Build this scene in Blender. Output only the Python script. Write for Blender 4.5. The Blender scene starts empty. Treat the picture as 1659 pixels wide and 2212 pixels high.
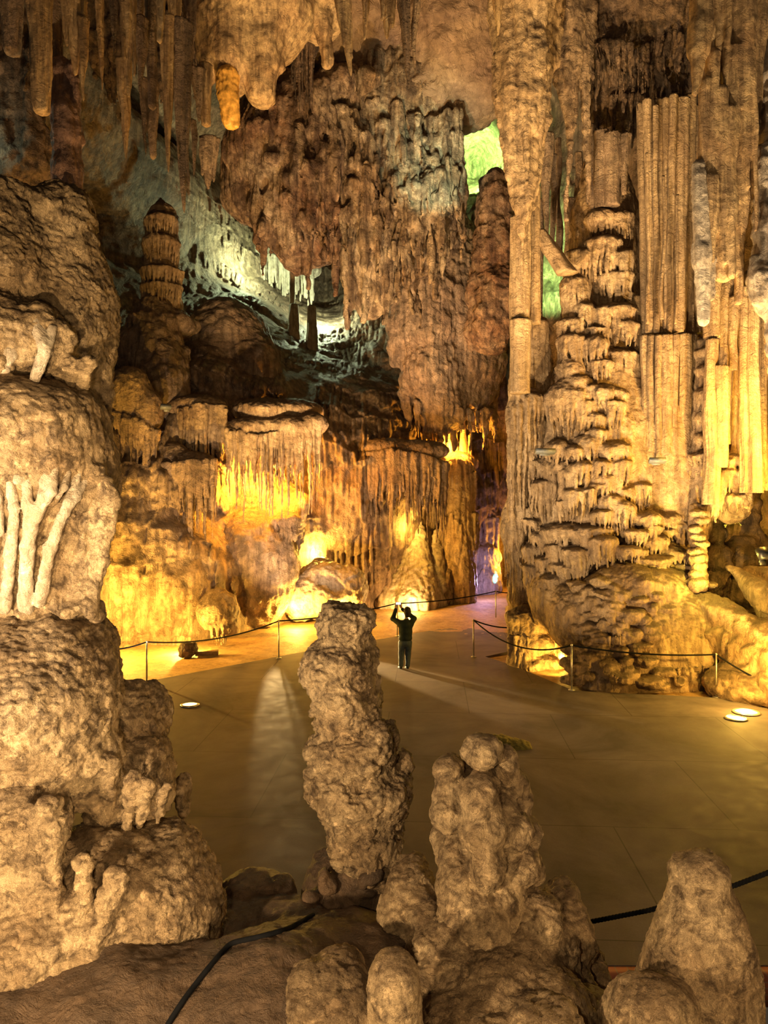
import bpy, math, random
import numpy as np
from mathutils import Vector
random.seed(7)
RNG = np.random.default_rng(11)
F, U0, V0, CAMZ = 1628.0, 829.5, 1080.0, 4.8
SC = bpy.context.scene

# ---------------------------------------------------------------- camera
cam_data = bpy.data.cameras.new('camera')
cam = bpy.data.objects.new('camera', cam_data)
SC.collection.objects.link(cam)
cam.location = (0, 0, CAMZ)
cam.rotation_euler = (math.pi / 2, 0, 0)
cam_data.sensor_fit = 'HORIZONTAL'
cam_data.sensor_width = 36.0
cam_data.lens = 36.0 * F / 1659.0
cam_data.shift_y = -(1106.0 - V0) / 1659.0
cam_data.clip_start = 0.05
cam_data.clip_end = 400
SC.camera = cam

# ---------------------------------------------------------------- view, world
SC.view_settings.view_transform = 'Standard'
SC.view_settings.look = 'None'
SC.view_settings.gamma = 1.0
SC.view_settings.use_curve_mapping = False
SC.view_settings.exposure = 0.0
SC.cycles.use_denoising = True
SC.cycles.max_bounces = 4
SC.cycles.diffuse_bounces = 3
SC.cycles.glossy_bounces = 2
SC.cycles.transmission_bounces = 2
SC.cycles.caustics_reflective = False
SC.cycles.caustics_refractive = False
SC.cycles.sample_clamp_indirect = 4.0
world = bpy.data.worlds.new('cave_air')
SC.world = world
world.use_nodes = True
world.node_tree.nodes['Background'].inputs[0].default_value = (1.0, 0.74, 0.46, 1)
world.node_tree.nodes['Background'].inputs[1].default_value = 0.05


def P(u, v, d):
    return Vector(((u - U0) * d / F, d, CAMZ + (V0 - v) * d / F))


def lamp(name, kind, loc, aim, power, col, size=0.1, angle=60, blend=0.6):
    ld = bpy.data.lights.new(name, kind)
    lo = bpy.data.objects.new(name, ld)
    SC.collection.objects.link(lo)
    lo.location = loc
    ld.energy = power
    ld.color = col
    if kind == 'SPOT':
        ld.spot_size = math.radians(angle)
        ld.spot_blend = blend
        ld.shadow_soft_size = size
    elif kind == 'POINT':
        ld.shadow_soft_size = size
    else:
        ld.size = size
    if aim is not None:
        lo.rotation_euler = (Vector(aim) - Vector(loc)).to_track_quat('-Z', 'Y').to_euler()
    return lo


WARM = (1.0, 0.70, 0.40)
NEUT = (1.0, 0.80, 0.56)
YEL = (1.0, 0.55, 0.08)
ORA = (1.0, 0.40, 0.03)
GRN = (0.55, 1.0, 0.42)
# unseen floods round the camera, some of them added as fill for near rocks
lamp('unseen_near_flood', 'SPOT', (-2.9, 1.2, 3.0), (-0.2, 5.8, 2.9), 1300, (1.0, 0.72, 0.40), 0.10, 105, 0.5)
lamp('unseen_near_flood', 'SPOT', (-0.6, 0.2, 4.6), (0.2, 6, 3.2), 420, (1.0, 0.72, 0.40), 0.12, 95, 0.5)  # added fill close to the camera, no fixture
lamp('unseen_near_flood', 'SPOT', (2.6, 1.6, 2.9), (1.0, 5.5, 2.4), 330, (1.0, 0.68, 0.34), 0.10, 95, 0.5)
lamp('unseen_near_flood', 'SPOT', (-4.0, 3.2, 3.9), (-2.7, 5.5, 5.0), 560, (1.0, 0.80, 0.52), 0.04, 110, 0.6)
lamp('unseen_near_flood', 'SPOT', (-1.0, 2.4, 2.5), (-2.6, 5.8, 4.2), 300, (1.0, 0.70, 0.36), 0.08, 100, 0.6)
lamp('unseen_near_flood', 'SPOT', (-1.6, 1.5, 4.0), (-2.7, 6.0, 6.6), 900, (1.0, 0.70, 0.36), 0.08, 70, 0.6)  # extra flood added to brighten the dark top lobe
# unseen floods of the hall, several added to brighten single formations
lamp('unseen_hall_flood', 'SPOT', (2.6, 12.0, 0.4), (6.2, 20, 6.8), 3600, (1.0, 0.70, 0.36), 0.10, 66, 0.5)
lamp('unseen_hall_flood', 'SPOT', (-3.5, 14.5, 1.0), (5.7, 21, 9.0), 5600, (1.0, 0.74, 0.44), 0.12, 54, 0.6)
lamp('unseen_hall_flood', 'SPOT', (9.8, 13.5, 1.0), (7.0, 18.5, 14.0), 8500, (1.0, 0.70, 0.36), 0.12, 70, 0.7)
lamp('unseen_hall_flood', 'SPOT', (-2.6, 24.2, 0.3), (-2.5, 33, 9.0), 2500, (1.0, 0.70, 0.44), 0.10, 80, 0.8)
lamp('unseen_hall_flood', 'SPOT', (-6.5, 18.0, 0.8), (-5.2, 29, 6.6), 3400, (1.0, 0.70, 0.42), 0.12, 50, 0.8)
lamp('unseen_hall_flood', 'SPOT', (-2.5, 17.0, 0.8), (-0.2, 29, 16.0), 17000, (1.0, 0.64, 0.28), 0.15, 58, 0.6)
lamp('unseen_hall_flood', 'SPOT', (0.6, 23.5, 0.4), (1.0, 31.5, 16.5), 7500, (1.0, 0.72, 0.46), 0.15, 50, 0.6)
lamp('unseen_hall_flood', 'SPOT', (-5.8, 14.2, 0.8), (-6.0, 18.2, 15.5), 5200, (1.0, 0.62, 0.27), 0.12, 50, 0.7)
lamp('unseen_hall_flood', 'SPOT', (-0.5, 13.0, 0.8), (3.7, 20.5, 14.0), 15000, (1.0, 0.62, 0.24), 0.12, 36, 0.7)
# uplights set in the paving
lamp('paving_uplight', 'SPOT', (-4.55, 17.7, 0.12), (-5.0, 26, 6.0), 3000, YEL, 0.06, 75, 0.7)
lamp('paving_uplight', 'SPOT', (7.9, 16.6, 0.12), (8.6, 20.5, 9.0), 2600, (1.0, 0.60, 0.14), 0.06, 75, 0.7)
# lamps hidden at the foot of the walls
lamp('wall_lamp', 'POINT', P(205, 1330, 22.6), None, 2200, YEL, 0.06)
lamp('wall_lamp', 'POINT', P(395, 1388, 24.0), None, 700, YEL, 0.05)
lamp('wall_lamp', 'POINT', P(572, 1010, 28.2), None, 1500, ORA, 0.05)
lamp('wall_lamp', 'POINT', P(640, 1030, 28.6), None, 900, ORA, 0.05)
lamp('wall_lamp', 'POINT', P(510, 1040, 27.9), None, 500, ORA, 0.05)
lamp('wall_lamp', 'POINT', P(690, 1195, 30.9), None, 700, YEL, 0.05)
lamp('wall_lamp', 'POINT', P(640, 1332, 28.4), None, 700, YEL, 0.05)
lamp('wall_lamp', 'POINT', P(745, 1330, 29.0), None, 500, YEL, 0.05)
lamp('wall_lamp', 'POINT', P(892, 1140, 33.2), None, 260, YEL, 0.05)
lamp('wall_lamp', 'POINT', P(880, 1310, 31.5), None, 380, (1.0, 0.56, 0.16), 0.05)
lamp('niche_lamp', 'POINT', P(972, 965, 35.1), None, 850, ORA, 0.04)
lamp('niche_lamp', 'POINT', P(1004, 975, 34.9), None, 300, ORA, 0.04)
lamp('wall_lamp', 'POINT', P(1100, 1200, 37.5), None, 260, ORA, 0.05)
lamp('violet_lamp', 'POINT', P(1046, 1255, 34.8), None, 150, (0.62, 0.45, 1.0), 0.05)
lamp('cyan_lamp', 'SPOT', P(1070, 1262, 36.8), P(1067, 1225, 38.0), 260, (0.05, 1.0, 0.9), 0.03, 40, 0.4)
lamp('stump_lamp', 'SPOT', P(1222, 1452, 20.5), P(1150, 1385, 22.2), 420, YEL, 0.05, 95, 0.6)
lamp('stump_lamp', 'POINT', P(1212, 1425, 21.9), None, 110, YEL, 0.05)
lamp('slope_lamp', 'POINT', P(1665, 1390, 17.0), None, 480, YEL, 0.05)
lamp('slope_lamp', 'POINT', P(1600, 1500, 17.0), None, 120, YEL, 0.05)
lamp('column_lamp', 'POINT', P(1522, 1225, 19.3), None, 160, (1.0, 0.75, 0.1), 0.04)
lamp('column_lamp', 'POINT', P(1588, 1160, 23.6), None, 330, (1.0, 0.7, 0.05), 0.04)
lamp('column_lamp', 'POINT', P(1590, 860, 18.7), None, 560, (1.0, 0.50, 0.06), 0.05)
lamp('column_lamp', 'POINT', P(1690, 1000, 18.8), None, 700, (1.0, 0.52, 0.06), 0.05)
# green lamps of the rear chambers
lamp('green_lamp', 'SPOT', P(1035, 390, 41.0), P(1030, 350, 46.0), 9000, (0.45, 1.0, 0.25), 0.1, 100, 0.7)
lamp('green_lamp', 'SPOT', P(1190, 640, 31.0), P(1200, 560, 36.0), 7000, (0.45, 1.0, 0.30), 0.1, 62, 0.6)
lamp('green_lamp', 'POINT', P(700, 690, 42.3), None, 800, (0.85, 1.0, 0.6), 0.05)
lamp('green_lamp', 'POINT', P(545, 575, 41.3), None, 850, (0.80, 1.0, 0.55), 0.05)
lamp('alcove_fill', 'POINT', P(655, 775, 37.3), None, 450, (1.0, 0.85, 0.55), 0.05)  # unseen fill added in front to brighten the small stalagmites and ledge
lamp('green_lamp', 'POINT', P(300, 440, 37), None, 30, (0.7, 1.0, 0.62), 0.05)
lamp('green_lamp', 'POINT', P(-60, 300, 20), None, 30, (0.8, 1.0, 0.7), 0.05)
lamp('green_lamp', 'SPOT', P(960, 470, 26.0), P(930, 330, 30.5), 1600, (0.75, 1.0, 0.7), 0.05, 50, 0.8)

lamp('path_lamp', 'SPOT', (-3.6, 26.4, 0.8), (2.8, 17.8, 0.0), 13000, (1.0, 0.66, 0.26), 0.08, 13, 0.5)
lamp('path_lamp', 'SPOT', (-4.1, 27.6, 0.8), (-2.5, 17.6, 0.0), 3600, (1.0, 0.66, 0.26), 0.08, 6, 0.7)


lamp('unseen_hall_flood', 'SPOT', (6.2, 15.3, 0.4), (8.3, 21, 10.5), 3800, (1.0, 0.66, 0.28), 0.12, 60, 0.6)  # unseen spot added to brighten the pipe shafts

lamp('unseen_hall_flood', 'SPOT', (0.0, 13.6, 0.8), (0.2, 18.4, 15.2), 4200, (1.0, 0.64, 0.28), 0.12, 34, 0.7)  # unseen spot added to brighten the top centre stalactites


# ---------------------------------------------------------------- noise
_perm = RNG.permutation(256).astype(np.int32)
_perm = np.concatenate([_perm, _perm, _perm])
_g = RNG.normal(size=(256, 3)).astype(np.float32)
_g /= np.linalg.norm(_g, axis=1)[:, None]
_rnd = RNG.random((256, 3)).astype(np.float32)


def perlin(x, y, z):
    x = np.asarray(x, np.float32); y = np.asarray(y, np.float32); z = np.asarray(z, np.float32)
    x, y, z = np.broadcast_arrays(x, y, z)
    fx = np.floor(x); fy = np.floor(y); fz = np.floor(z)
    xi = fx.astype(np.int32) & 255; yi = fy.astype(np.int32) & 255; zi = fz.astype(np.int32) & 255
    x = x - fx; y = y - fy; z = z - fz
    sx = x * x * x * (x * (x * 6 - 15) + 10); sy = y * y * y * (y * (y * 6 - 15) + 10); sz = z * z * z * (z * (z * 6 - 15) + 10)
    out = 0
    for a in (0, 1):
        px = _perm[xi + a]
        wx = sx if a else 1 - sx
        for b in (0, 1):
            py = _perm[px + yi + b]
            wy = sy if b else 1 - sy
            for c in (0, 1):
                g = _g[_perm[py + zi + c]]
                wz = sz if c else 1 - sz
                out = out + wx * wy * wz * (g[..., 0] * (x - a) + g[..., 1] * (y - b) + g[..., 2] * (z - c))
    return out * 1.5


def fbm(p, f, octv=3, fz=None):
    fz = f if fz is None else fz
    o = 0; a = 1.0
    for i in range(octv):
        k = 2.03 ** i
        o = o + a * perlin(p[:, 0] * f * k + 7.1 * i, p[:, 1] * f * k + 3.3 * i, p[:, 2] * fz * k + 1.7 * i)
        a *= 0.5
    return o


def cells(p, f, fz=None):
    """distance to the nearest feature point, 0 at the points"""
    fz = f if fz is None else fz
    q = p * np.array([f, f, fz], np.float32)
    fl = np.floor(q); fr = q - fl
    fi = fl.astype(np.int32)
    best = np.full(len(p), 9.0, np.float32)
    for a in (-1, 0, 1):
        for b in (-1, 0, 1):
            for c in (-1, 0, 1):
                h = _perm[_perm[_perm[(fi[:, 0] + a) & 255] + ((fi[:, 1] + b) & 255)] + ((fi[:, 2] + c) & 255)]
                r = _rnd[h]
                dx = a + r[:, 0] - fr[:, 0]; dy = b + r[:, 1] - fr[:, 1]; dz = c + r[:, 2] - fr[:, 2]
                best = np.minimum(best, dx * dx + dy * dy + dz * dz)
    return np.sqrt(best)


# ---------------------------------------------------------------- mesh helpers
def new_mesh(name, V, Q, mat, smooth=True):
    me = bpy.data.meshes.new(name)
    n, m, k = len(V), len(Q), Q.shape[1]
    me.vertices.add(n)
    me.vertices.foreach_set('co', np.ascontiguousarray(V, np.float32).ravel())
    me.loops.add(m * k)
    me.loops.foreach_set('vertex_index', np.ascontiguousarray(Q, np.int32).ravel())
    me.polygons.add(m)
    me.polygons.foreach_set('loop_start', np.arange(0, m * k, k, dtype=np.int32))
    me.polygons.foreach_set('loop_total', np.full(m, k, np.int32))
    me.update(calc_edges=True)
    me.validate()
    if smooth:
        me.polygons.foreach_set('use_smooth', np.ones(len(me.polygons), bool))
    if mat:
        me.materials.append(mat)
    return me


def put(name, V, Q, mat, parent=None, smooth=True, base=None):
    V = np.asarray(V, np.float32)
    if parent is not None:
        base = np.array(parent.location, np.float32)
    elif base is None:
        lo = V.min(0); hi = V.max(0)
        base = np.array([(lo[0] + hi[0]) / 2, (lo[1] + hi[1]) / 2, lo[2]], np.float32)
    o = bpy.data.objects.new(name, new_mesh(name, V - base, Q, mat, smooth))
    SC.collection.objects.link(o)
    if parent is not None:
        o.parent = parent
    else:
        o.location = [float(c) for c in base]
    return o


def tag(o, label=None, cat=None, group=None, kind=None):
    if label: o['label'] = label
    if cat: o['category'] = cat
    if group: o['group'] = group
    if kind: o['kind'] = kind
    return o


def empty(name, loc, label, cat, group=None):
    o = bpy.data.objects.new(name, None)
    o.empty_display_size = 0.1
    SC.collection.objects.link(o)
    o.location = loc
    return tag(o, label, cat, group)


def vnormals(V, Q):
    a = V[Q[:, 2]] - V[Q[:, 0]]
    b = V[Q[:, 3]] - V[Q[:, 1]]
    fn = np.cross(a, b)
    N = np.zeros_like(V)
    for i in range(3):
        c = np.bincount(Q.ravel(), weights=np.repeat(fn[:, i], 4), minlength=len(V))
        N[:, i] = c
    return N / np.maximum(np.linalg.norm(N, axis=1), 1e-9)[:, None]


def surface_nets(f, lo, h):
    s = f < 0
    nx, ny, nz = f.shape
    cnt = np.zeros((nx - 1, ny - 1, nz - 1), np.int8)
    for a in (0, 1):
        for b in (0, 1):
            for c in (0, 1):
                cnt += s[a:nx - 1 + a, b:ny - 1 + b, c:nz - 1 + c]
    ci, cj, ck = np.nonzero((cnt > 0) & (cnt < 8))
    idx = np.full(cnt.shape, -1, np.int32)
    idx[ci, cj, ck] = np.arange(len(ci))
    del cnt
    val = {}
    for a in (0, 1):
        for b in (0, 1):
            for c in (0, 1):
                val[a, b, c] = f[ci + a, cj + b, ck + c]
    acc = np.zeros((len(ci), 3), np.float32); n = np.zeros(len(ci), np.float32)
    for ax in range(3):
        for p in (0, 1):
            for q in (0, 1):
                k0 = [0, 0, 0]; o = [i for i in range(3) if i != ax]
                k0[o[0]] = p; k0[o[1]] = q
                k1 = list(k0); k1[ax] = 1
                v0 = val[tuple(k0)]; v1 = val[tuple(k1)]
                m = (v0 < 0) != (v1 < 0)
                t = np.where(m, v0 / np.where(v0 == v1, 1, v0 - v1), 0)
                for i in range(3):
                    acc[:, i] += np.where(m, t if i == ax else k0[i], 0)
                n += m
    V = (acc / np.maximum(n, 1)[:, None] + np.stack([ci, cj, ck], 1)) * h + np.asarray(lo, np.float32)
    Q = []
    I, J, K = np.nonzero(s[:-1, 1:-1, 1:-1] != s[1:, 1:-1, 1:-1]); J = J + 1; K = K + 1
    q = np.stack([idx[I, J - 1, K - 1], idx[I, J, K - 1], idx[I, J, K], idx[I, J - 1, K]], 1)
    fl = ~s[I, J, K]; q[fl] = q[fl][:, ::-1]; Q.append(q)
    I, J, K = np.nonzero(s[1:-1, :-1, 1:-1] != s[1:-1, 1:, 1:-1]); I = I + 1; K = K + 1
    q = np.stack([idx[I - 1, J, K - 1], idx[I - 1, J, K], idx[I, J, K], idx[I, J, K - 1]], 1)
    fl = ~s[I, J, K]; q[fl] = q[fl][:, ::-1]; Q.append(q)
    I, J, K = np.nonzero(s[1:-1, 1:-1, :-1] != s[1:-1, 1:-1, 1:]); I = I + 1; J = J + 1
    q = np.stack([idx[I - 1, J - 1, K], idx[I, J - 1, K], idx[I, J, K], idx[I - 1, J, K]], 1)
    fl = ~s[I, J, K]; q[fl] = q[fl][:, ::-1]; Q.append(q)
    return V, np.concatenate(Q)


def relief(V, Q, specs):
    """specs: (kind, amplitude m, frequency 1/m[, vertical frequency])"""
    for sp in specs:
        kind, amp, fr = sp[0], sp[1], sp[2]
        if kind == 'warp':
            D = np.stack([perlin(V[:, 0] * fr + o, V[:, 1] * fr + 2 * o, V[:, 2] * fr - o) for o in (0.3, 31.7, 77.1)], 1)
            V = V + amp * D
            continue
        N = vnormals(V, Q)
        if kind == 'fbm':
            h = fbm(V, fr, 4, sp[3] if len(sp) > 3 else None)
        elif kind == 'lump':      # rounded knobs with creases between
            W = V + 0.25 / fr * np.stack([perlin(V[:, 0] * fr, V[:, 1] * fr, V[:, 2] * fr + o) for o in (0, 9, 18)], 1)
            h = 0.5 - cells(W, fr, sp[3] if len(sp) > 3 else None) ** 2 * 1.1
        elif kind == 'flute':     # vertical ribs on steep faces
            fz = sp[3] if len(sp) > 3 else fr * 0.09
            w = np.clip(1.25 - 1.4 * np.abs(N[:, 2]), 0, 1)
            n = perlin(V[:, 0] * fr, V[:, 1] * fr, V[:, 2] * fz)
            h = w * (np.minimum(np.abs(n) * 3.0, 1.0) - 0.6)
        elif kind == 'band':      # growth terraces
            h = np.sin((V[:, 2] + 0.25 * perlin(V[:, 0] * .8, V[:, 1] * .8, V[:, 2] * .8)) * fr * 6.283)
            h = np.sign(h) * np.abs(h) ** 0.6
        elif kind == 'crease':    # wandering sharp wrinkles
            D = perlin(V[:, 0] * fr * .6 + 4, V[:, 1] * fr * .6, V[:, 2] * fr * .6) * 1.2
            n = perlin(V[:, 0] * fr + D, V[:, 1] * fr - D, V[:, 2] * fr * 1.5 + D)
            h = np.minimum(np.abs(n) * 5.0, 1.0) - 0.7 + np.clip(n, -.3, .3)
        elif kind == 'pit':
            n = fbm(V, fr, 3)
            h = -np.clip(n - 0.12, 0, 0.5) * 2
        V = V + (N * (amp * h)[:, None]).astype(np.float32)
    return V.astype(np.float32)


class Rock:
    def __init__(self, h):
        self.h = h; self.p = []

    def ell(self, u, v, d, ru, rv, rd, k=0.1, sub=False):
        c = np.array(P(u, v, d), np.float32); s = d / F
        self.p.append(('e', c, np.array([ru * s, rd, rv * s], np.float32), k, sub)); return self

    def cone(self, a, b, k=0.05, sub=False, flat=1.0):
        """a, b = (u, v, depth, radius px)"""
        pa = np.array(P(*a[:3]), np.float32); pb = np.array(P(*b[:3]), np.float32)
        self.p.append(('c', pa, pb, a[3] * a[2] / F, b[3] * b[2] / F, k, sub, flat)); return self

    def wcone(self, pa, pb, ra, rb, k=0.05, flat=1.0):
        self.p.append(('c', np.array(pa, np.float32), np.array(pb, np.float32), ra, rb, k, False, flat)); return self

    def tier(self, u, v, d, w, cap, L, rd=None, n=None, k=0.1, tin=0.88):
        """one flowstone shelf: rounded cap and a fringe of drips round its front rim"""
        s = d / F
        rd = rd or w * s
        c = P(u, v, d + rd * 0.75)
        self.p.append(('e', np.array(c, np.float32), np.array([w * s, rd, cap * s * 1.0], np.float32), k, False))
        self.wcone((c[0], c[1] + rd * 0.2, c[2] - cap * s * 0.3), (c[0], c[1] + rd * 0.3, c[2] - L * s * 0.85), w * s * 0.60, w * s * 0.42, k)
        n = n or max(5, int(w / 4.2))
        for i in range(n):
            a = math.radians(-95 + 190 * (i + 0.5 + random.uniform(-.25, .25)) / n)
            rr = random.uniform(tin - .07, tin + .04)
            x = c[0] + math.sin(a) * w * s * rr; y = c[1] - math.cos(a) * rd * rr
            z = c[2] - cap * s * random.uniform(0.05, 0.3)
            ln = L * s * random.uniform(0.62, 1.12)
            r0 = 1.3 * s * w / n * random.uniform(.7, 1.3) + 0.012
            self.wcone((x, y, z), (x - math.sin(a) * 0.12 * w * s, y + 0.06 * rd, z - ln), r0, r0 * 0.3, 0.03)
        return self

    def fringe(self, pts, L, r, n, k=0.03, jd=0.15, taper=0.25, var=0.5):
        """drips hung along a line of (u, v, depth)"""
        pts = np.array(pts, float)
        t = np.linspace(0, len(pts) - 1, n)
        for i in range(n):
            tt = min(max(t[i] + random.uniform(-.4, .4) * (len(pts) - 1) / n, 0), len(pts) - 1)
            q = [np.interp(tt, range(len(pts)), pts[:, j]) for j in range(3)]
            d = q[2] + random.uniform(-jd, jd)
            ll = L * (1 + var * (random.random() ** 1.5 * 2 - 1)) if not callable(L) else L(q[0]) * random.uniform(1 - var, 1 + var * .4)
            rr = r * random.uniform(.7, 1.35)
            self.cone((q[0], q[1], d, rr), (q[0] + random.uniform(-.5, .5) * r, q[1] + ll, d, max(rr * taper, .6)), k)
        return self

    def slab(self, fn, lo, hi, k=0.1):
        self.p.append(('s', fn, lo, hi, k)); return self

    def build(self, name, mat, specs, parent=None, zmin=None, ymax=None, base=None):
        h = self.h; lo = np.full(3, 1e9); hi = -lo
        bb = []
        for p in self.p:
            if p[0] == 'e':
                a, b = p[1] - p[2], p[1] + p[2]; sub = p[4]; k = p[3]
            elif p[0] == 'c':
                r = max(p[3], p[4]) * max(1.0, p[7])
                a = np.minimum(p[1], p[2]) - r; b = np.maximum(p[1], p[2]) + r; sub = p[6]; k = p[5]
            else:
                a, b = np.array(p[2], float), np.array(p[3], float); sub = False; k = p[4]
            bb.append((a - k - 3 * h, b + k + 3 * h))
            if not sub:
                lo = np.minimum(lo, a - k * .5); hi = np.maximum(hi, b + k * .5)
        lo = lo - 2 * h; hi = hi + 2 * h
        if zmin is not None: lo[2] = max(lo[2], zmin - h)
        if ymax is not None: hi[1] = min(hi[1], ymax)
        n = np.ceil((hi - lo) / h).astype(int) + 1
        f = np.full(n, 10.0, np.float32)
        X = (lo[0] + h * np.arange(n[0])).astype(np.float32); Y = (lo[1] + h * np.arange(n[1])).astype(np.float32); Z = (lo[2] + h * np.arange(n[2])).astype(np.float32)
        for p, (a, b) in zip(self.p, bb):
            i0 = np.clip(np.floor((a - lo) / h).astype(int), 0, n); i1 = np.clip(np.ceil((b - lo) / h).astype(int) + 1, 0, n)
            if (i1 <= i0).any(): continue
            sl = tuple(slice(i0[j], i1[j]) for j in range(3))
            x = X[sl[0]][:, None, None]; y = Y[sl[1]][None, :, None]; z = Z[sl[2]][None, None, :]
            if p[0] == 'e':
                c, r = p[1], p[2]
                dx = (x - c[0]) / r[0]; dy = (y - c[1]) / r[1]; dz = (z - c[2]) / r[2]
                k0 = np.sqrt(dx * dx + dy * dy + dz * dz)
                k1 = np.sqrt((dx / r[0]) ** 2 + (dy / r[1]) ** 2 + (dz / r[2]) ** 2)
                g = k0 * (k0 - 1) / np.maximum(k1, 1e-6); k, sub = p[3], p[4]
            elif p[0] == 'c':
                a_, b_ = p[1], p[2]; ba = b_ - a_; l2 = max(float(ba @ ba), 1e-9)
                ax = x - a_[0]; ay = y - a_[1]; az = z - a_[2]
                t = np.clip((ax * ba[0] + ay * ba[1] + az * ba[2]) / l2, 0, 1)
                g = np.sqrt((ax - t * ba[0]) ** 2 + ((ay - t * ba[1]) / p[7]) ** 2 + (az - t * ba[2]) ** 2) - (p[3] + (p[4] - p[3]) * t); k, sub = p[5], p[6]
            else:
                g = p[1](x, y, z); k, sub = p[4], False
            cur = f[sl]
            if sub:
                g = -g
                hh = np.maximum(k - np.abs(cur - g), 0) / k
                f[sl] = np.maximum(cur, g) + hh * hh * k * .25
            else:
                hh = np.maximum(k - np.abs(cur - g), 0) / k
                f[sl] = np.minimum(cur, g) - hh * hh * k * .25
        f[0] = f[-1] = 1; f[:, 0] = f[:, -1] = 1; f[:, :, 0] = f[:, :, -1] = 1
        V, Q = surface_nets(f, lo, h)
        del f
        V = relief(V, Q, specs)
        return put(name, V, Q, mat, parent, base=base)


def lathe(u, vt, vb, d, wt, wb, du=0.0, rot=0.0, power=1.0, flute=0.0, nf=9, rough=0.1, flat=1.0, seg=40, rows=None, wave=0.0, dd=0.0, taper_tip=True, prof=None):
    """hanging or standing column of rock: centre u, from v=vt (wt px wide) to v=vb (wb px wide)"""
    s = d / F
    H = abs(vb - vt) * s
    rows = rows or int(min(160, max(24, H / 0.05)))
    a = P(u, vt, d); b = P(u + du, vb, d + dd)
    t = np.linspace(0, 1, rows)[:, None]
    th = np.linspace(0, 2 * math.pi, seg, endpoint=False)[None, :]
    if prof is not None:
        pr = np.interp(t[:, 0], np.linspace(0, 1, len(prof)), prof)[:, None] * s / 2
    else:
        pr = (wt + (wb - wt) * t ** power) * s / 2
    if taper_tip:
        pr = pr * np.sqrt(np.clip((1 - t) / 0.03, 0.02, 1))
    sd = random.uniform(0, 100)
    cx, sx = np.cos(th), np.sin(th)
    n1 = perlin(cx * 1.3 + sd, sx * 1.3, t * H * 0.9 + sd)
    n2 = perlin(cx * 3.1 + sd, sx * 3.1 + 5, t * H * 2.6 + sd)
    n3 = np.abs(perlin(cx * nf * 0.45 + sd, sx * nf * 0.45 + 9, t * H * 0.25 + sd))
    R = pr * (1 + rough * 1.6 * n1 + rough * n2 + flute * (n3 * 3 - 0.6))
    x = a[0] + (b[0] - a[0]) * t + R * cx + wave * perlin(t * 3 + sd, 0.5, 0.5)
    y = a[1] + (b[1] - a[1]) * t + R * sx * flat
    z = a[2] + (b[2] - a[2]) * t + 0 * th
    V = np.stack([x, y, z], 2).reshape(-1, 3)
    i = np.arange(rows - 1)[:, None]; j = np.arange(seg)[None, :]
    j2 = (j + 1) % seg
    Q = np.stack([i * seg + j, (i + 1) * seg + j, (i + 1) * seg + j2, i * seg + j2], 2).reshape(-1, 4)
    # close both ends with a fan of thin quads to a centre ring
    for row, flip in ((0, False), (rows - 1, True)):
        ring = V[row * seg:(row + 1) * seg]
        c0 = len(V)
        V = np.concatenate([V, (ring.mean(0) + (ring - ring.mean(0)) * 0.02)])
        jj = np.arange(seg); jn = (jj + 1) % seg
        q = np.stack([c0 + jj, row * seg + jj, row * seg + jn, c0 + jn], 1)
        Q = np.concatenate([Q, q[:, ::-1] if flip else q])
    if vb < vt:
        Q = Q[:, ::-1]
    return V.astype(np.float32), Q


def join(*vq):
    Vs, Qs, n = [], [], 0
    for V, Q in vq:
        Vs.append(V); Qs.append(Q + n); n += len(V)
    return np.concatenate(Vs), np.concatenate(Qs)


def tube(pts, r, seg=8):
    pts = np.array(pts, float)
    T = np.gradient(pts, axis=0); T /= np.linalg.norm(T, axis=1)[:, None]
    up = np.array([0.02, 0.03, 1.0])
    A = np.cross(T, up); A /= np.linalg.norm(A, axis=1)[:, None]
    B = np.cross(A, T)
    th = np.linspace(0, 2 * math.pi, seg, endpoint=False)
    r = np.broadcast_to(np.asarray(r, float), (len(pts),))
    V = pts[:, None] + r[:, None, None] * (np.cos(th)[None, :, None] * A[:, None] + np.sin(th)[None, :, None] * B[:, None])
    V = V.reshape(-1, 3)
    i = np.arange(len(pts) - 1)[:, None]; j = np.arange(seg)[None, :]; j2 = (j + 1) % seg
    Q = np.stack([i * seg + j, i * seg + j2, (i + 1) * seg + j2, (i + 1) * seg + j], 2).reshape(-1, 4)
    return V.astype(np.float32), Q


def revolve(prof, c, seg=24):
    """prof = [(r, z)...] about the vertical through c"""
    prof = np.array(prof, float)
    th = np.linspace(0, 2 * math.pi, seg, endpoint=False)
    V = np.stack([c[0] + prof[:, 0][:, None] * np.cos(th), c[1] + prof[:, 0][:, None] * np.sin(th), np.repeat((c[2] + prof[:, 1])[:, None], seg, 1)], 2).reshape(-1, 3)
    n = len(prof)
    i = np.arange(n - 1)[:, None]; j = np.arange(seg)[None, :]; j2 = (j + 1) % seg
    Q = np.stack([i * seg + j, i * seg + j2, (i + 1) * seg + j2, (i + 1) * seg + j], 2).reshape(-1, 4)
    return V.astype(np.float32), Q


def boxq(c, s, rz=0, rx=0):
    c = np.array(c, float); s = np.array(s, float) / 2
    V = np.array([[x, y, z] for x in (-1, 1) for y in (-1, 1) for z in (-1, 1)]) * s
    if rx:
        V = V @ np.array([[1, 0, 0], [0, math.cos(rx), math.sin(rx)], [0, -math.sin(rx), math.cos(rx)]])
    if rz:
        V = V @ np.array([[math.cos(rz), math.sin(rz), 0], [-math.sin(rz), math.cos(rz), 0], [0, 0, 1]])
    Q = np.array([[0, 1, 3, 2], [4, 6, 7, 5], [0, 4, 5, 1], [2, 3, 7, 6], [0, 2, 6, 4], [1, 5, 7, 3]])
    return (V + c).astype(np.float32), Q


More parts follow.
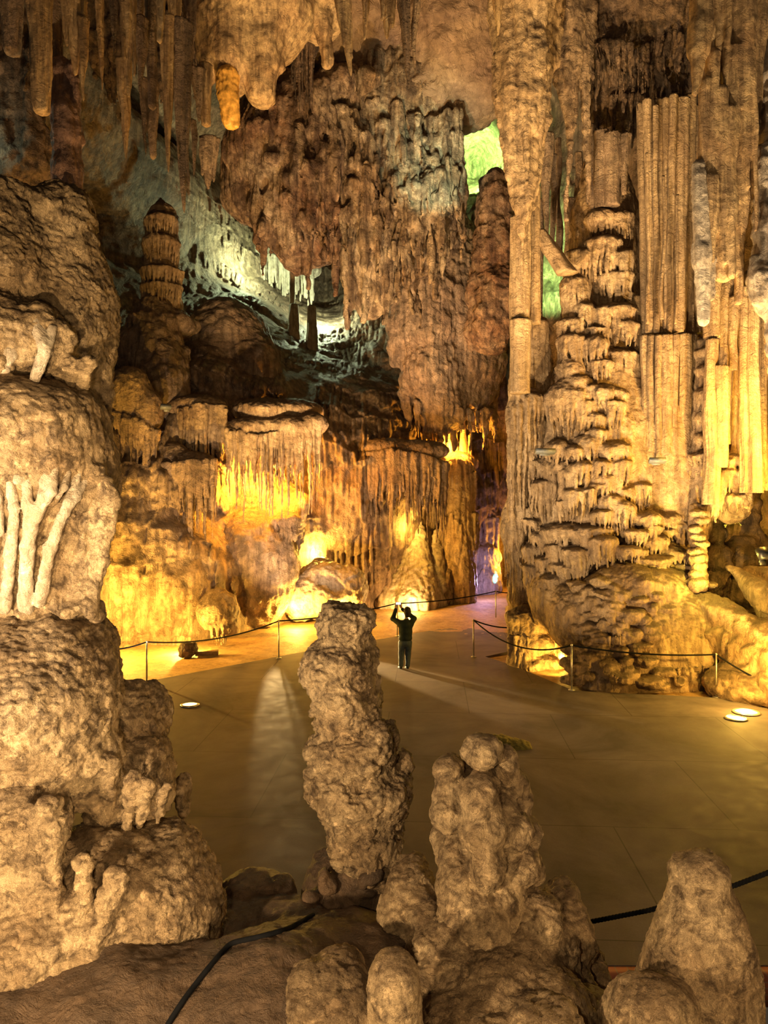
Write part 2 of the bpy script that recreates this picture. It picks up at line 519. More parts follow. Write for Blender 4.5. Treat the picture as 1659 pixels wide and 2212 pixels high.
# ---------------------------------------------------------------- materials
def nd(nt, t, **kw):
    n = nt.nodes.new(t)
    for k, v in kw.items():
        if k in n.inputs.keys():
            n.inputs[k].default_value = v
        else:
            setattr(n, k, v)
    return n


def ramp(nt, fac, stops):
    r = nt.nodes.new('ShaderNodeValToRGB')
    el = r.color_ramp.elements
    while len(el) < len(stops): el.new(0.5)
    for e, (p, c) in zip(el, stops):
        e.position = p
        e.color = (*c, 1) if not isinstance(c, float) else (c, c, c, 1)
    nt.links.new(fac, r.inputs[0])
    return r.outputs[0]


def mixc(nt, fac, a, b, mode='MIX'):
    m = nt.nodes.new('ShaderNodeMix'); m.data_type = 'RGBA'; m.blend_type = mode
    for s, v in ((m.inputs[0], fac), (m.inputs[6], a), (m.inputs[7], b)):
        if isinstance(v, (tuple, float)):
            s.default_value = v if isinstance(v, float) else (*v, 1)
        else:
            nt.links.new(v, s)
    return m.outputs[2]


def rockmat(name, light, mid, dark, s=1.0, streak=0.5, dust=0.4, bump=0.6, rough=0.62, dcol=(0.07, 0.045, 0.03), cover=0.5, fine=1.0):
    """s: how many times finer than metre-sized stains"""
    m = bpy.data.materials.new(name); m.use_nodes = True
    nt = m.node_tree; L = nt.links.new
    b = nt.nodes['Principled BSDF']
    geo = nt.nodes.new('ShaderNodeNewGeometry')
    pos = geo.outputs['Position']
    n1 = nd(nt, 'ShaderNodeTexNoise', Scale=0.55 * s, Detail=4.0, Roughness=0.65, Distortion=0.4); L(pos, n1.inputs['Vector'])
    n2 = nd(nt, 'ShaderNodeTexNoise', Scale=3.2 * s, Detail=6.0, Roughness=0.7, Distortion=0.6); L(pos, n2.inputs['Vector'])
    mp = nd(nt, 'ShaderNodeMapping'); mp.inputs['Scale'].default_value = (4.5 * s, 4.5 * s, 0.35 * s); L(pos, mp.inputs['Vector'])
    n3 = nd(nt, 'ShaderNodeTexNoise', Scale=1.0, Detail=4.0, Roughness=0.7); L(mp.outputs[0], n3.inputs['Vector'])
    col = ramp(nt, n1.outputs[0], [(0.36, mid), (0.62, light)])
    f2 = ramp(nt, n2.outputs[0], [(0.36, 1.0), (0.56, 0.0)])
    mm = nt.nodes.new('ShaderNodeMath'); mm.operation = 'MULTIPLY'; mm.inputs[1].default_value = cover; L(f2, mm.inputs[0])
    col = mixc(nt, mm.outputs[0], col, dark)
    f3 = ramp(nt, n3.outputs[0], [(0.40, 1.0), (0.55, 0.0)])
    mm = nt.nodes.new('ShaderNodeMath'); mm.operation = 'MULTIPLY'; mm.inputs[1].default_value = streak; L(f3, mm.inputs[0])
    col = mixc(nt, mm.outputs[0], col, dark)
    f4 = ramp(nt, n3.outputs[0], [(0.56, 0.0), (0.72, 1.0)])
    mm = nt.nodes.new('ShaderNodeMath'); mm.operation = 'MULTIPLY'; mm.inputs[1].default_value = streak * 0.5; L(f4, mm.inputs[0])
    pale = tuple(min(1, c * 1.25 + 0.05) for c in light)
    col = mixc(nt, mm.outputs[0], col, pale)
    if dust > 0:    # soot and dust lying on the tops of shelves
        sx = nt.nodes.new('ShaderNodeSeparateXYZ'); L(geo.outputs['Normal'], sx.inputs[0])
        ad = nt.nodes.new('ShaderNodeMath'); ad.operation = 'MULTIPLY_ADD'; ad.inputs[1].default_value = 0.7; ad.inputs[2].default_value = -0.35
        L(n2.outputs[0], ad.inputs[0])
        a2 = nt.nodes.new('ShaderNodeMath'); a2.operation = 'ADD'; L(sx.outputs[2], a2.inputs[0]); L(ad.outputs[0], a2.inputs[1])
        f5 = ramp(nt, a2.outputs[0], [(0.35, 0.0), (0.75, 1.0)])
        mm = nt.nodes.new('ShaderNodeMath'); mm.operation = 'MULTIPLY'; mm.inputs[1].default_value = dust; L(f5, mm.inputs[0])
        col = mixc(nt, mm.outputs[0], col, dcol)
    L(col, b.inputs['Base Color'])
    b.inputs['Roughness'].default_value = rough
    b.inputs['Specular IOR Level'].default_value = 0.35
    n5 = nd(nt, 'ShaderNodeTexNoise', Scale=9.0 * s * fine, Detail=6.0, Roughness=0.72, Distortion=0.2); L(pos, n5.inputs['Vector'])
    n6 = nd(nt, 'ShaderNodeTexNoise', Scale=2.6 * s * fine, Detail=6.0, Roughness=0.68, Distortion=0.5); L(pos, n6.inputs['Vector'])
    rg = ramp(nt, n6.outputs[0], [(0.38, 0.0), (0.5, 1.0), (0.62, 0.3)])
    b1 = nd(nt, 'ShaderNodeBump', Strength=bump, Distance=0.09 / s / fine); L(rg, b1.inputs['Height'])
    b2 = nd(nt, 'ShaderNodeBump', Strength=bump, Distance=0.07 / s / fine); L(n5.outputs[0], b2.inputs['Height']); L(b1.outputs[0], b2.inputs['Normal'])
    L(b2.outputs[0], b.inputs['Normal'])
    return m


def plain(name, col, rough=0.5, metal=0.0, emit=None, es=0.0):
    m = bpy.data.materials.new(name); m.use_nodes = True
    nt = m.node_tree; b = nt.nodes['Principled BSDF']
    n = nd(nt, 'ShaderNodeTexNoise', Scale=18.0, Detail=3.0)
    tc = nt.nodes.new('ShaderNodeTexCoord'); nt.links.new(tc.outputs['Object'], n.inputs['Vector'])
    c = ramp(nt, n.outputs[0], [(0.3, tuple(x * 0.75 for x in col)), (0.7, tuple(min(1, x * 1.2) for x in col))])
    nt.links.new(c, b.inputs['Base Color'])
    b.inputs['Roughness'].default_value = rough; b.inputs['Metallic'].default_value = metal
    if emit:
        b.inputs['Emission Color'].default_value = (*emit, 1); b.inputs['Emission Strength'].default_value = es
    return m


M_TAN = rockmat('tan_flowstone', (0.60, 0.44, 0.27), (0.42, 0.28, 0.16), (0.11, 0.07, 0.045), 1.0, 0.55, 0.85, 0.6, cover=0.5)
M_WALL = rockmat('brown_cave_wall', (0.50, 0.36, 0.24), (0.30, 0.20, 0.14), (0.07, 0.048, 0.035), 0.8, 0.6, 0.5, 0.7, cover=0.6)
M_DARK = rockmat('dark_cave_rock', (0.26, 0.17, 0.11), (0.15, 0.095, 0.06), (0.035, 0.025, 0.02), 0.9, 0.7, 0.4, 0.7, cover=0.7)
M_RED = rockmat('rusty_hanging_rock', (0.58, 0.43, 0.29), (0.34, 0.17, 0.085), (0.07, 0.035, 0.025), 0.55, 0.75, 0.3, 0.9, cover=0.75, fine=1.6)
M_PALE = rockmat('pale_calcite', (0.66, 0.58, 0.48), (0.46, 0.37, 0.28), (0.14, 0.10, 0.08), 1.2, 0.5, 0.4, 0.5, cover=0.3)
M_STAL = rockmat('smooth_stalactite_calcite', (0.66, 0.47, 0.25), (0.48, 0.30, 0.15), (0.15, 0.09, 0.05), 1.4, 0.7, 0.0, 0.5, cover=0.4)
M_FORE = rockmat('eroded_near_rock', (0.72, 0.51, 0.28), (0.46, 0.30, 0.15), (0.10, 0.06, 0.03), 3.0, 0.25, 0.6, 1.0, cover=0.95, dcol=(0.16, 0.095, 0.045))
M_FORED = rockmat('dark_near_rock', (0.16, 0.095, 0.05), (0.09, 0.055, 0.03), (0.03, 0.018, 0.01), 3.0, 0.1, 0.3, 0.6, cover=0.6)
M_RUST = M_RED
M_HANG = rockmat('ochre_hanging_rock', (0.70, 0.54, 0.36), (0.48, 0.30, 0.16), (0.08, 0.045, 0.03), 0.6, 0.75, 0.3, 0.9, cover=0.65, fine=1.6)
M_DOME = rockmat('smooth_brown_roof', (0.40, 0.27, 0.16), (0.25, 0.16, 0.11), (0.13, 0.08, 0.05), 0.8, 0.2, 0.0, 0.6, cover=0.5)
M_GREEN = rockmat('mossy_rear_rock', (0.62, 0.66, 0.50), (0.42, 0.44, 0.32), (0.08, 0.08, 0.06), 1.2, 0.5, 0.0, 0.7, cover=0.6)
M_STEEL = plain('brushed_steel', (0.55, 0.52, 0.48), 0.35, 0.8)
M_ROPE = plain('black_rope', (0.008, 0.008, 0.009), 0.95)
M_ROPE.node_tree.nodes['Principled BSDF'].inputs['Specular IOR Level'].default_value = 0.1
M_BLACK = plain('black_lamp_housing', (0.02, 0.02, 0.02), 0.4)
M_GREY = plain('grey_lamp_housing', (0.16, 0.17, 0.18), 0.4)

# ================================================================ the setting
def fl(u, v, z=0.0):
    d = (CAMZ - z) * F / (v - V0)
    return ((u - U0) * d / F, d, z)


def floor_mat():
    m = bpy.data.materials.new('worn_concrete'); m.use_nodes = True
    nt = m.node_tree; L = nt.links.new; b = nt.nodes['Principled BSDF']
    geo = nt.nodes.new('ShaderNodeNewGeometry'); pos = geo.outputs['Position']
    n1 = nd(nt, 'ShaderNodeTexNoise', Scale=0.4, Detail=6.0, Roughness=0.65, Distortion=0.5); L(pos, n1.inputs['Vector'])
    n2 = nd(nt, 'ShaderNodeTexNoise', Scale=2.6, Detail=8.0, Roughness=0.75); L(pos, n2.inputs['Vector'])
    n3 = nd(nt, 'ShaderNodeTexNoise', Scale=45.0, Detail=4.0, Roughness=0.7); L(pos, n3.inputs['Vector'])
    c = ramp(nt, n1.outputs[0], [(0.36, (0.070, 0.054, 0.054)), (0.5, (0.135, 0.108, 0.110)), (0.64, (0.190, 0.156, 0.152))])
    c = mixc(nt, 0.5, c, ramp(nt, n2.outputs[0], [(0.35, 0.45), (0.65, 1.0)]), 'MULTIPLY')
    c = mixc(nt, 0.35, c, ramp(nt, n3.outputs[0], [(0.35, 0.5), (0.65, 1.0)]), 'MULTIPLY')
    mp = nd(nt, 'ShaderNodeMapping'); mp.inputs['Rotation'].default_value = (0, 0, 0.06); mp.inputs['Location'].default_value = (0.9, 0.35, 0); L(pos, mp.inputs['Vector'])
    br = nt.nodes.new('ShaderNodeTexBrick'); L(mp.outputs[0], br.inputs['Vector'])
    br.inputs['Scale'].default_value = 1.0; br.inputs['Mortar Size'].default_value = 0.012; br.inputs['Mortar Smooth'].default_value = 0.3
    br.inputs['Brick Width'].default_value = 3.6; br.inputs['Row Height'].default_value = 2.9
    br.inputs['Color1'].default_value = (1, 1, 1, 1); br.inputs['Color2'].default_value = (0.84, 0.84, 0.84, 1); br.inputs['Mortar'].default_value = (0.4, 0.4, 0.4, 1)
    c = mixc(nt, 1.0, c, br.outputs[0], 'MULTIPLY')
    L(c, b.inputs['Base Color'])
    b.inputs['Specular IOR Level'].default_value = 0.3
    L(ramp(nt, n2.outputs[0], [(0.3, 0.62), (0.7, 0.85)]), b.inputs['Roughness'])
    bp = nd(nt, 'ShaderNodeBump', Strength=0.25, Distance=0.01); L(n3.outputs[0], bp.inputs['Height']); L(bp.outputs[0], b.inputs['Normal'])
    return m


M_FLOOR = floor_mat()
M_DIRT = rockmat('ochre_dirt', (0.42, 0.27, 0.12), (0.30, 0.18, 0.08), (0.12, 0.07, 0.035), 2.0, 0.0, 0.0, 0.5, cover=0.6)

outline = [fl(-900, 2085), fl(2500, 2085), fl(2500, 1640), fl(1900, 1590), fl(1700, 1543), fl(1659, 1531), fl(1547, 1507), fl(1240, 1492), fl(1110, 1438), fl(1048, 1418),
           fl(1095, 1408), fl(1150, 1356), fl(1130, 1333), fl(1071, 1338), fl(855, 1375), fl(655, 1408), fl(317, 1472), fl(240, 1492), fl(60, 1545), fl(-900, 1900)]
me = bpy.data.meshes.new('floor')
n = len(outline)
vs = [tuple(p) for p in outline] + [(p[0], p[1], -0.25) for p in outline]
me.from_pydata(vs, [], [list(range(n))] + [[i, i + n, (i + 1) % n + n, (i + 1) % n] for i in range(n)])
me.materials.append(M_FLOOR)
fo = bpy.data.objects.new('floor', me); SC.collection.objects.link(fo)
tag(fo, 'flat worn concrete floor slabs of the cave hall', kind='structure')


def grid_sheet(name, x0, x1, y0, y1, h, zf, mat):
    X = np.arange(x0, x1, h, dtype=np.float32); Y = np.arange(y0, y1, h, dtype=np.float32)
    x, y = np.meshgrid(X, Y, indexing='ij')
    V = np.stack([x, y, zf(x, y)], 2).reshape(-1, 3)
    ny = len(Y)
    i = np.arange(len(X) - 1)[:, None]; j = np.arange(ny - 1)[None, :]
    Q = np.stack([i * ny + j, (i + 1) * ny + j, (i + 1) * ny + j + 1, i * ny + j + 1], 2).reshape(-1, 4)
    return put(name, V, Q, mat)


def dirt_z(x, y):
    z = -0.07 + 0.05 * perlin(x * .5, y * .5, 0.5) + 0.025 * perlin(x * 2.1, y * 2.1, 3.5) + 0.01 * perlin(x * 7, y * 7, 1.5)
    z = z + 0.05 * np.clip(y - 24, 0, 20) * np.clip((x + 3) / 6, 0, 1) * 0.4
    return z


tag(grid_sheet('floor_earth', -16, 22, 14, 46, 0.11, dirt_z, M_DIRT), 'bare ochre earth between the slabs and the cave wall', kind='structure')

# ---- rear wall as one continuous rock face, standing in metres
ctrl = [  # u, v, distance
    (-400, 1500, 20), (-400, 1000, 21), (-400, 500, 26), (-400, 0, 26),
    (0, 1450, 22), (0, 1000, 23), (0, 600, 27), (0, 200, 27), (0, -100, 24),
    (180, 1380, 24.0), (180, 1100, 24.5), (200, 900, 27), (200, 700, 31), (200, 500, 36), (200, 300, 44), (200, 0, 30),
    (300, 1390, 25.3), (300, 1200, 25.6), (260, 1050, 25.6), (300, 900, 27.5), (300, 780, 31), (300, 700, 33), (300, 560, 37), (300, 400, 42), (300, 200, 48), (300, 0, 34),
    (420, 1385, 25.7), (420, 1250, 25.8), (400, 1150, 26.4), (400, 1000, 27.8), (400, 860, 28.8), (410, 760, 31.5), (430, 690, 34), (400, 600, 38), (400, 400, 45), (400, 200, 48), (400, 0, 36),
    (520, 1360, 27.5), (540, 1200, 27.6), (530, 1080, 29.6), (560, 1000, 30.6), (500, 900, 29.5), (500, 800, 31), (480, 700, 33.5), (480, 665, 35.5), (480, 600, 41), (500, 400, 47), (500, 0, 36),
    (620, 1340, 30), (610, 1200, 29.0), (630, 1060, 31), (640, 1000, 31.5), (650, 900, 31), (640, 800, 34), (590, 740, 36), (600, 680, 40), (650, 560, 49), (650, 300, 48), (650, 0, 36),
    (700, 1335, 31), (720, 1200, 32), (720, 1050, 31.2), (720, 960, 31.6), (720, 880, 33), (720, 800, 36.5), (700, 745, 41), (700, 650, 48), (700, 550, 50),
    (800, 1315, 33), (800, 1200, 32), (800, 1100, 31.8), (800, 1000, 32.6), (800, 900, 33.6), (790, 800, 37), (780, 700, 42), (780, 600, 46), (800, 300, 44), (800, 0, 36),
    (900, 1295, 35.5), (900, 1150, 34.5), (900, 1050, 33.6), (900, 960, 34.2), (880, 880, 36), (900, 700, 38), (900, 500, 40), (900, 300, 42), (900, 0, 36),
    (1000, 1285, 37.0), (1000, 1150, 36.6), (990, 1020, 36.3), (985, 950, 38), (1000, 850, 38), (1000, 700, 38), (1000, 500, 40), (1030, 350, 46), (1000, 0, 36),
    (1080, 1272, 40), (1080, 1150, 39.5), (1080, 1000, 37.5), (1080, 800, 37), (1080, 500, 38), (1080, 350, 44), (1100, 0, 34),
    (1200, 1290, 40), (1200, 1000, 36), (1190, 600, 36), (1200, 300, 36), (1200, 0, 32),
    (1400, 1300, 30), (1400, 900, 29), (1400, 400, 30), (1400, 0, 30),
    (1600, 1330, 28), (1600, 1100, 28), (1600, 700, 27), (1600, 0, 27),
    (1900, 1400, 26), (1900, 900, 25), (1900, 300, 25), (1900, -100, 25)]
cp = np.array([[P(*c).x, P(*c).z, c[2]] for c in ctrl])
rr = np.linalg.norm(cp[:, None, :2] - cp[None, :, :2], axis=2)
wts = np.linalg.solve(rr + np.eye(len(cp)) * -0.05, cp[:, 2] - cp[:, 2].mean())


def wall_depth(x, z):
    o = np.full(x.shape, cp[:, 2].mean(), np.float32)
    for (cx, cz, _), w in zip(cp, wts):
        o += (w * np.sqrt((x - cx) ** 2 + (z - cz) ** 2)).astype(np.float32)
    return o


# shelves of draped flowstone on the wall: line of (u, v), depth, drip length px, how far they stand out m
SHELVES = [
    ([(240, 875), (300, 900), (345, 930)], 27.5, 90, 0.7),
    ([(380, 880), (440, 868), (480, 872), (520, 930), (560, 985)], 29.0, 120, 0.8),
    ([(500, 935), (600, 930), (690, 905)], 30.4, 90, 0.7),
    ([(370, 740), (430, 735), (470, 760)], 32.0, 30, 0.35), ([(440, 775), (500, 790), (560, 840)], 31.4, 35, 0.4),
    ([(360, 800), (420, 800), (470, 830)], 30.4, 35, 0.45), ([(540, 740), (590, 780), (615, 830)], 33.0, 45, 0.5),
    ([(470, 720), (520, 735), (560, 740)], 33.0, 25, 0.3), ([(560, 820), (600, 845), (620, 880)], 31.5, 40, 0.4),
    ([(380, 1000), (430, 985), (500, 1000)], 28.2, 110, 0.6),
    ([(250, 1000), (330, 1010), (380, 1040)], 26.0, 50, 0.3),
    ([(680, 770), (720, 775), (780, 800)], 37.0, 30, 0.3), ([(690, 830), (760, 850), (850, 840)], 34.6, 60, 0.5),
    ([(700, 880), (760, 905), (850, 900)], 33.2, 70, 0.5), ([(790, 930), (850, 960), (900, 990)], 33.0, 60, 0.5),
    ([(700, 960), (760, 975), (800, 960)], 31.6, 45, 0.4),
    ([(780, 1000), (860, 990), (960, 1010)], 33.0, 130, 0.9),
    ([(610, 1020), (660, 1030), (690, 1010)], 30.6, 60, 0.3),
    ([(1010, 960), (1050, 950), (1080, 960)], 37.0, 90, 0.5), ([(1040, 1030), (1080, 1020)], 37.3, 80, 0.5),
    ([(210, 1140), (300, 1130), (400, 1160)], 25.6, 40, 0.3), ([(380, 1175), (430, 1170), (460, 1180)], 25.9, 35, 0.3),
    ([(200, 1215), (260, 1225), (330, 1215)], 25.2, 30, 0.25),
    ([(590, 1100), (640, 1110), (680, 1120)], 29.6, 50, 0.35), ([(700, 1190), (760, 1200), (840, 1180)], 32.2, 60, 0.3),
    ([(1000, 1110), (1040, 1100), (1075, 1120)], 38.6, 70, 0.35),
    ([(430, 470), (480, 480), (520, 500)], 44, 40, 0.5), ([(460, 520), (520, 540), (560, 570)], 44, 30, 0.5),
    ([(470, 590), (520, 600), (580, 630)], 43, 30, 0.4), ([(560, 545), (620, 560), (720, 580)], 48, 60, 0.6),
    ([(1160, 500), (1240, 510)], 36, 60, 0.5), ([(1160, 640), (1240, 650)], 36, 60, 0.5),
]


def wall_sheet():
    h = 0.05
    X = np.arange(-18.5, 20.5, h, dtype=np.float32); Z = np.arange(-1.0, 33.0, h, dtype=np.float32)
    hc = 0.4
    xc = np.arange(-19, 21.2, hc, dtype=np.float32); zc = np.arange(-1.4, 34, hc, dtype=np.float32)
    gx, gz = np.meshgrid(xc, zc, indexing='ij')
    D = wall_depth(gx, gz)
    x, z = np.meshgrid(X, Z, indexing='ij')
    # bilinear lookup of the coarse depth
    fx = (x - xc[0]) / hc; fz = (z - zc[0]) / hc
    i = fx.astype(int); k = fz.astype(int); a = fx - i; b = fz - k
    a = a * a * (3 - 2 * a) * .3 + a * .7; b = b * b * (3 - 2 * b) * .3 + b * .7
    y = D[i, k] * (1 - a) * (1 - b) + D[i + 1, k] * a * (1 - b) + D[i, k + 1] * (1 - a) * b + D[i + 1, k + 1] * a * b
    p = np.stack([x.ravel(), y.ravel(), z.ravel()], 1)
    big = (fbm(p, 0.28, 3)).reshape(x.shape)
    y = y + big * 0.7
    y = y - 0.28 * (0.5 - cells(p, 0.75, 0.6).reshape(x.shape))
    y = y + 0.16 * fbm(p, 1.3, 4).reshape(x.shape)
    drip = np.abs(perlin(x * 3.3, z * 0.22, y * 0.8 + 3.0))
    ragged = perlin(x * 2.9, 1.7, 0.3) * 0.9 + perlin(x * 0.8, 4.7, 0.3) * 0.8
    zone = np.clip(perlin(x * 0.35, z * 0.25, 9.0) * 2.0 + 0.5, 0, 1)
    y = y + zone * 0.20 * (1 - np.minimum(drip * 3, 1)) - zone * 0.1
    for line, dd, Lp, pr in SHELVES:
        pts = np.array([[P(u, v, dd).x, P(u, v, dd).z] for u, v in line])
        L = Lp * dd / F
        x0, x1 = pts[0, 0], pts[-1, 0]
        zl = np.interp(x, pts[:, 0], pts[:, 1]) + 0.25 * perlin(x * 1.1, 2.2, 0.1)
        s = zl - z
        Lx = L * np.clip(0.95 + 0.5 * ragged, 0.25, 1.6)
        up = np.clip(1 + s / 0.9, 0, 1) ** 2 * (s < 0)
        dn = (s >= 0) * np.clip((Lx - s) / 0.10, 0, 1) * (1 - 0.25 * np.clip(s / np.maximum(Lx, .01), 0, 1))
        edge = np.clip((x - x0 + 0.4) / 0.5, 0, 1) * np.clip((x1 + 0.4 - x) / 0.5, 0, 1)
        prof = (up + dn) * edge
        fl_ = np.abs(perlin(x * 4.4 + 0.3 * z, z * 0.12, 5.0))
        y = y - prof * pr + (dn * edge) * 0.26 * (1 - np.minimum(fl_ * 3.2, 1))
    V = np.stack([x, y, z], 2).reshape(-1, 3).astype(np.float32)
    nz = len(Z)
    i = np.arange(len(X) - 1)[:, None]; j = np.arange(nz - 1)[None, :]
    Q = np.stack([i * nz + j, (i + 1) * nz + j, (i + 1) * nz + j + 1, i * nz + j + 1], 2).reshape(-1, 4)
    return V, Q


V, Q = wall_sheet()
tag(put('wall_back', V, Q, M_WALL), 'rear rock wall of the cave draped in flowstone', kind='structure')
del V, Q
# roof of the hall, above the frame
def roof_z(x, y):
    return 31.5 - 0.35 * np.abs(y - 18) * 0.5 + 1.2 * perlin(x * .2, y * .2, 1.0) + 0.3 * perlin(x, y, 2.0)
o = grid_sheet('ceiling', -20, 22, 6, 42, 0.3, roof_z, M_WALL)
tag(o, 'high rough cave ceiling', kind='structure')

# ================================================================ the great stacked flowstone column
def cd(u, v):
    """distance of the column's face at (u, v)"""
    base = np.interp(v, [300, 700, 1000, 1200, 1400, 1500], [22.4, 21.6, 21.0, 20.4, 19.6, 19.0])
    c = np.interp(v, [300, 700, 1000, 1300, 1500], [1330, 1290, 1300, 1370, 1390])
    w = np.interp(v, [300, 700, 1000, 1300, 1500], [160, 170, 190, 230, 260])
    return float(base + 1.6 * min(1.4, ((u - c) / w) ** 2))


R = Rock(0.031)
# core
R.ell(1310, 1120, 22.6, 175, 420, 1.6, k=.4)
R.ell(1305, 650, 23.3, 85, 330, 1.2, k=.4)
R.ell(1440, 1010, 22.4, 100, 260, 1.5, k=.4)
# mound at the foot
R.ell(1398, 1420, 21.0, 170, 175, 1.9, k=.4)
R.ell(1315, 1470, 20.0, 74, 110, 1.0, k=.3)
R.ell(1420, 1500, 19.9, 110, 80, .8, k=.4)
R.ell(1480, 1400, 20.4, 95, 130, 1.0, k=.4)
R.ell(1370, 1270, 20.7, 110, 60, 1.0, k=.3)
R.ell(1250, 1330, 20.8, 75, 75, .9, k=.3)
R.ell(1560, 1440, 20.6, 95, 110, 1.2, k=.4)
R.ell(1190, 1290, 21.6, 50, 70, .8, k=.3)
for i in range(110):
    u = random.uniform(1225, 1530); v = random.uniform(1255, 1480)
    R.ell(u, v, 18.86 + 0.9 * ((u - 1385) / 170) ** 2 + (1480 - v) / 230 * 1.05, random.uniform(12, 30), random.uniform(7, 15), .22, k=.05)
for u, v, w, c, L in [
        (1300, 478, 40, 24, 30), (1345, 470, 26, 16, 40), (1300, 528, 44, 20, 90), (1335, 560, 34, 26, 70), (1328, 604, 42, 16, 55), (1345, 640, 28, 10, 40),
        (1250, 560, 38, 22, 40), (1243, 620, 36, 26, 150), (1232, 700, 34, 14, 70), (1262, 668, 30, 16, 60), (1235, 735, 32, 12, 70),
        (1322, 680, 56, 22, 70), (1345, 705, 36, 12, 40), (1288, 742, 30, 16, 60), (1340, 768, 40, 14, 120), (1300, 786, 26, 10, 48), (1290, 715, 30, 8, 30),
        (1234, 798, 30, 26, 20), (1243, 828, 34, 20, 24), (1228, 862, 54, 44, 80), (1262, 880, 34, 20, 50), (1283, 905, 26, 14, 40),
        (1300, 848, 34, 16, 30), (1334, 850, 24, 12, 30), (1275, 838, 22, 10, 16), (1322, 874, 28, 10, 66), (1340, 860, 18, 8, 60),
        (1205, 968, 26, 16, 30), (1240, 975, 24, 14, 26), (1272, 958, 34, 18, 44), (1290, 935, 26, 10, 20),
        (1322, 972, 42, 20, 60), (1330, 1000, 34, 12, 60), (1298, 1000, 24, 10, 30),
        (1152, 1000, 22, 16, 45), (1196, 1000, 20, 14, 30), (1160, 1045, 16, 10, 70), (1205, 1010, 40, 22, 100), (1230, 1020, 26, 14, 60), (1252, 1010, 34, 16, 46), (1180, 1045, 26, 10, 66),
        (1308, 1035, 34, 16, 40), (1290, 1050, 22, 10, 34), (1242, 1064, 30, 16, 50), (1272, 1058, 18, 8, 40), (1222, 1085, 18, 8, 40),
        (1345, 1062, 30, 18, 24), (1320, 1085, 30, 16, 60), (1343, 1095, 26, 12, 60), (1300, 1110, 24, 10, 30),
        (1150, 1128, 24, 12, 24), (1178, 1160, 36, 16, 34), (1222, 1148, 64, 24, 56), (1275, 1148, 50, 18, 70), (1300, 1172, 34, 12, 50), (1205, 1180, 26, 10, 46), (1245, 1190, 30, 10, 40),
        (1150, 1186, 22, 12, 30), (1190, 1206, 36, 14, 44), (1236, 1222, 36, 14, 50), (1212, 1218, 26, 10, 40), (1150, 1224, 26, 12, 56), (1172, 1232, 20, 10, 44), (1193, 1252, 28, 14, 34),
        (1392, 1018, 32, 14, 64), (1420, 1008, 30, 16, 76), (1380, 1050, 26, 10, 50), (1440, 955, 34, 20, 60), (1474, 950, 40, 18, 110), (1455, 985, 34, 10, 100), (1500, 960, 26, 12, 100), (1492, 1030, 30, 10, 70),
        (1390, 1118, 44, 18, 24), (1430, 1122, 50, 20, 20), (1460, 1140, 40, 16, 36), (1398, 1142, 34, 10, 26), (1442, 1152, 36, 12, 24), (1370, 1152, 26, 10, 30),
        (1408, 1172, 38, 16, 24), (1360, 1188, 40, 12, 20), (1450, 1195, 46, 14, 22), (1400, 1206, 56, 14, 18), (1350, 1220, 40, 10, 14), (1470, 1222, 40, 12, 22), (1438, 1246, 50, 18, 26),
        (1400, 1290, 30, 10, 14), (1345, 1350, 40, 16, 26), (1320, 1400, 40, 16, 18), (1390, 1370, 34, 12, 30), (1440, 1330, 40, 12, 16), (1372, 1310, 18, 10, 60)]:
    R.tier(u, v, cd(u, v) - .06 + random.uniform(-.14, .10), w, c, L * 1.12, rd=max(.36, w * 0.013), k=.05, n=int(max(6, w / 3.2)))
R.fringe([(1385, 1300, 19.9), (1415, 1310, 19.7)], 55, 2.2, 8)
R.fringe([(1300, 1380, 19.2), (1340, 1375, 19.2)], 22, 2.0, 10)
R.fringe([(1460, 1445, 19.0), (1510, 1440, 19.2), (1560, 1430, 19.6)], 26, 2.2, 18)
colm = R.build('stone_column', M_TAN, [('warp', .09, 1.2), ('flute', .030, 6.5, .5), ('lump', .028, 3.4), ('fbm', .028, 5.0)], zmin=-0.15)
tag(colm, 'massive stacked flowstone column with tiers of dripping shelves right of centre', 'rock column')

# slender column with its joint, left of the great column
c1 = empty('stone_column', P(1130, 1330, 22.2), 'tall slender jointed column standing between the visitor and the great tiered column', 'rock column')
V, Q = lathe(1125, 470, 690, 21.4, 44, 42, du=-2, flute=.06, rough=.05, taper_tip=False, seg=48)
V2, Q2 = lathe(1153, 400, 700, 21.7, 26, 26, du=2, flute=.12, rough=.06, taper_tip=False, seg=32)
put('upper_shaft', *join((V, Q), (V2, Q2)), M_TAN, c1)
V, Q = lathe(1124, 692, 850, 21.3, 47, 40, du=-2, flute=.08, rough=.08, taper_tip=False, seg=48)
put('lower_shaft', V, Q, M_TAN, c1)
R = Rock(0.034)
R.cone((1120, 820, 22.0, 20), (1118, 1290, 22.9, 22), k=.2)
R.cone((1150, 850, 22.1, 14), (1148, 1000, 22.4, 14), k=.2)
R.tier(1150, 862, 21.7, 22, 14, 120, rd=.3, k=.08); R.tier(1118, 880, 21.8, 22, 20, 250, rd=.3, k=.08)
R.fringe([(1100, 900, 22.0), (1160, 900, 21.9)], 250, 3.2, 16, jd=.1, var=.35)
R.tier(1145, 1110, 21.9, 24, 14, 26, rd=.3); R.tier(1108, 1150, 22.0, 26, 24, 40, rd=.35)
R.fringe([(1090, 1170, 22.3), (1150, 1170, 22.2)], 120, 3.0, 16, jd=.12, var=.2)
R.ell(1108, 1130, 22.4, 26, 50, .4, k=.2); R.ell(1130, 1325, 23.2, 36, 34, .5, k=.2)
R.ell(1160, 1325, 23.2, 34, 34, .5, k=.2)
R.tier(1162, 720, 22.7, 26, 18, 40, rd=.35); R.tier(1165, 760, 22.5, 26, 16, 60, rd=.35); R.tier(1160, 800, 22.4, 27, 16, 60, rd=.35)
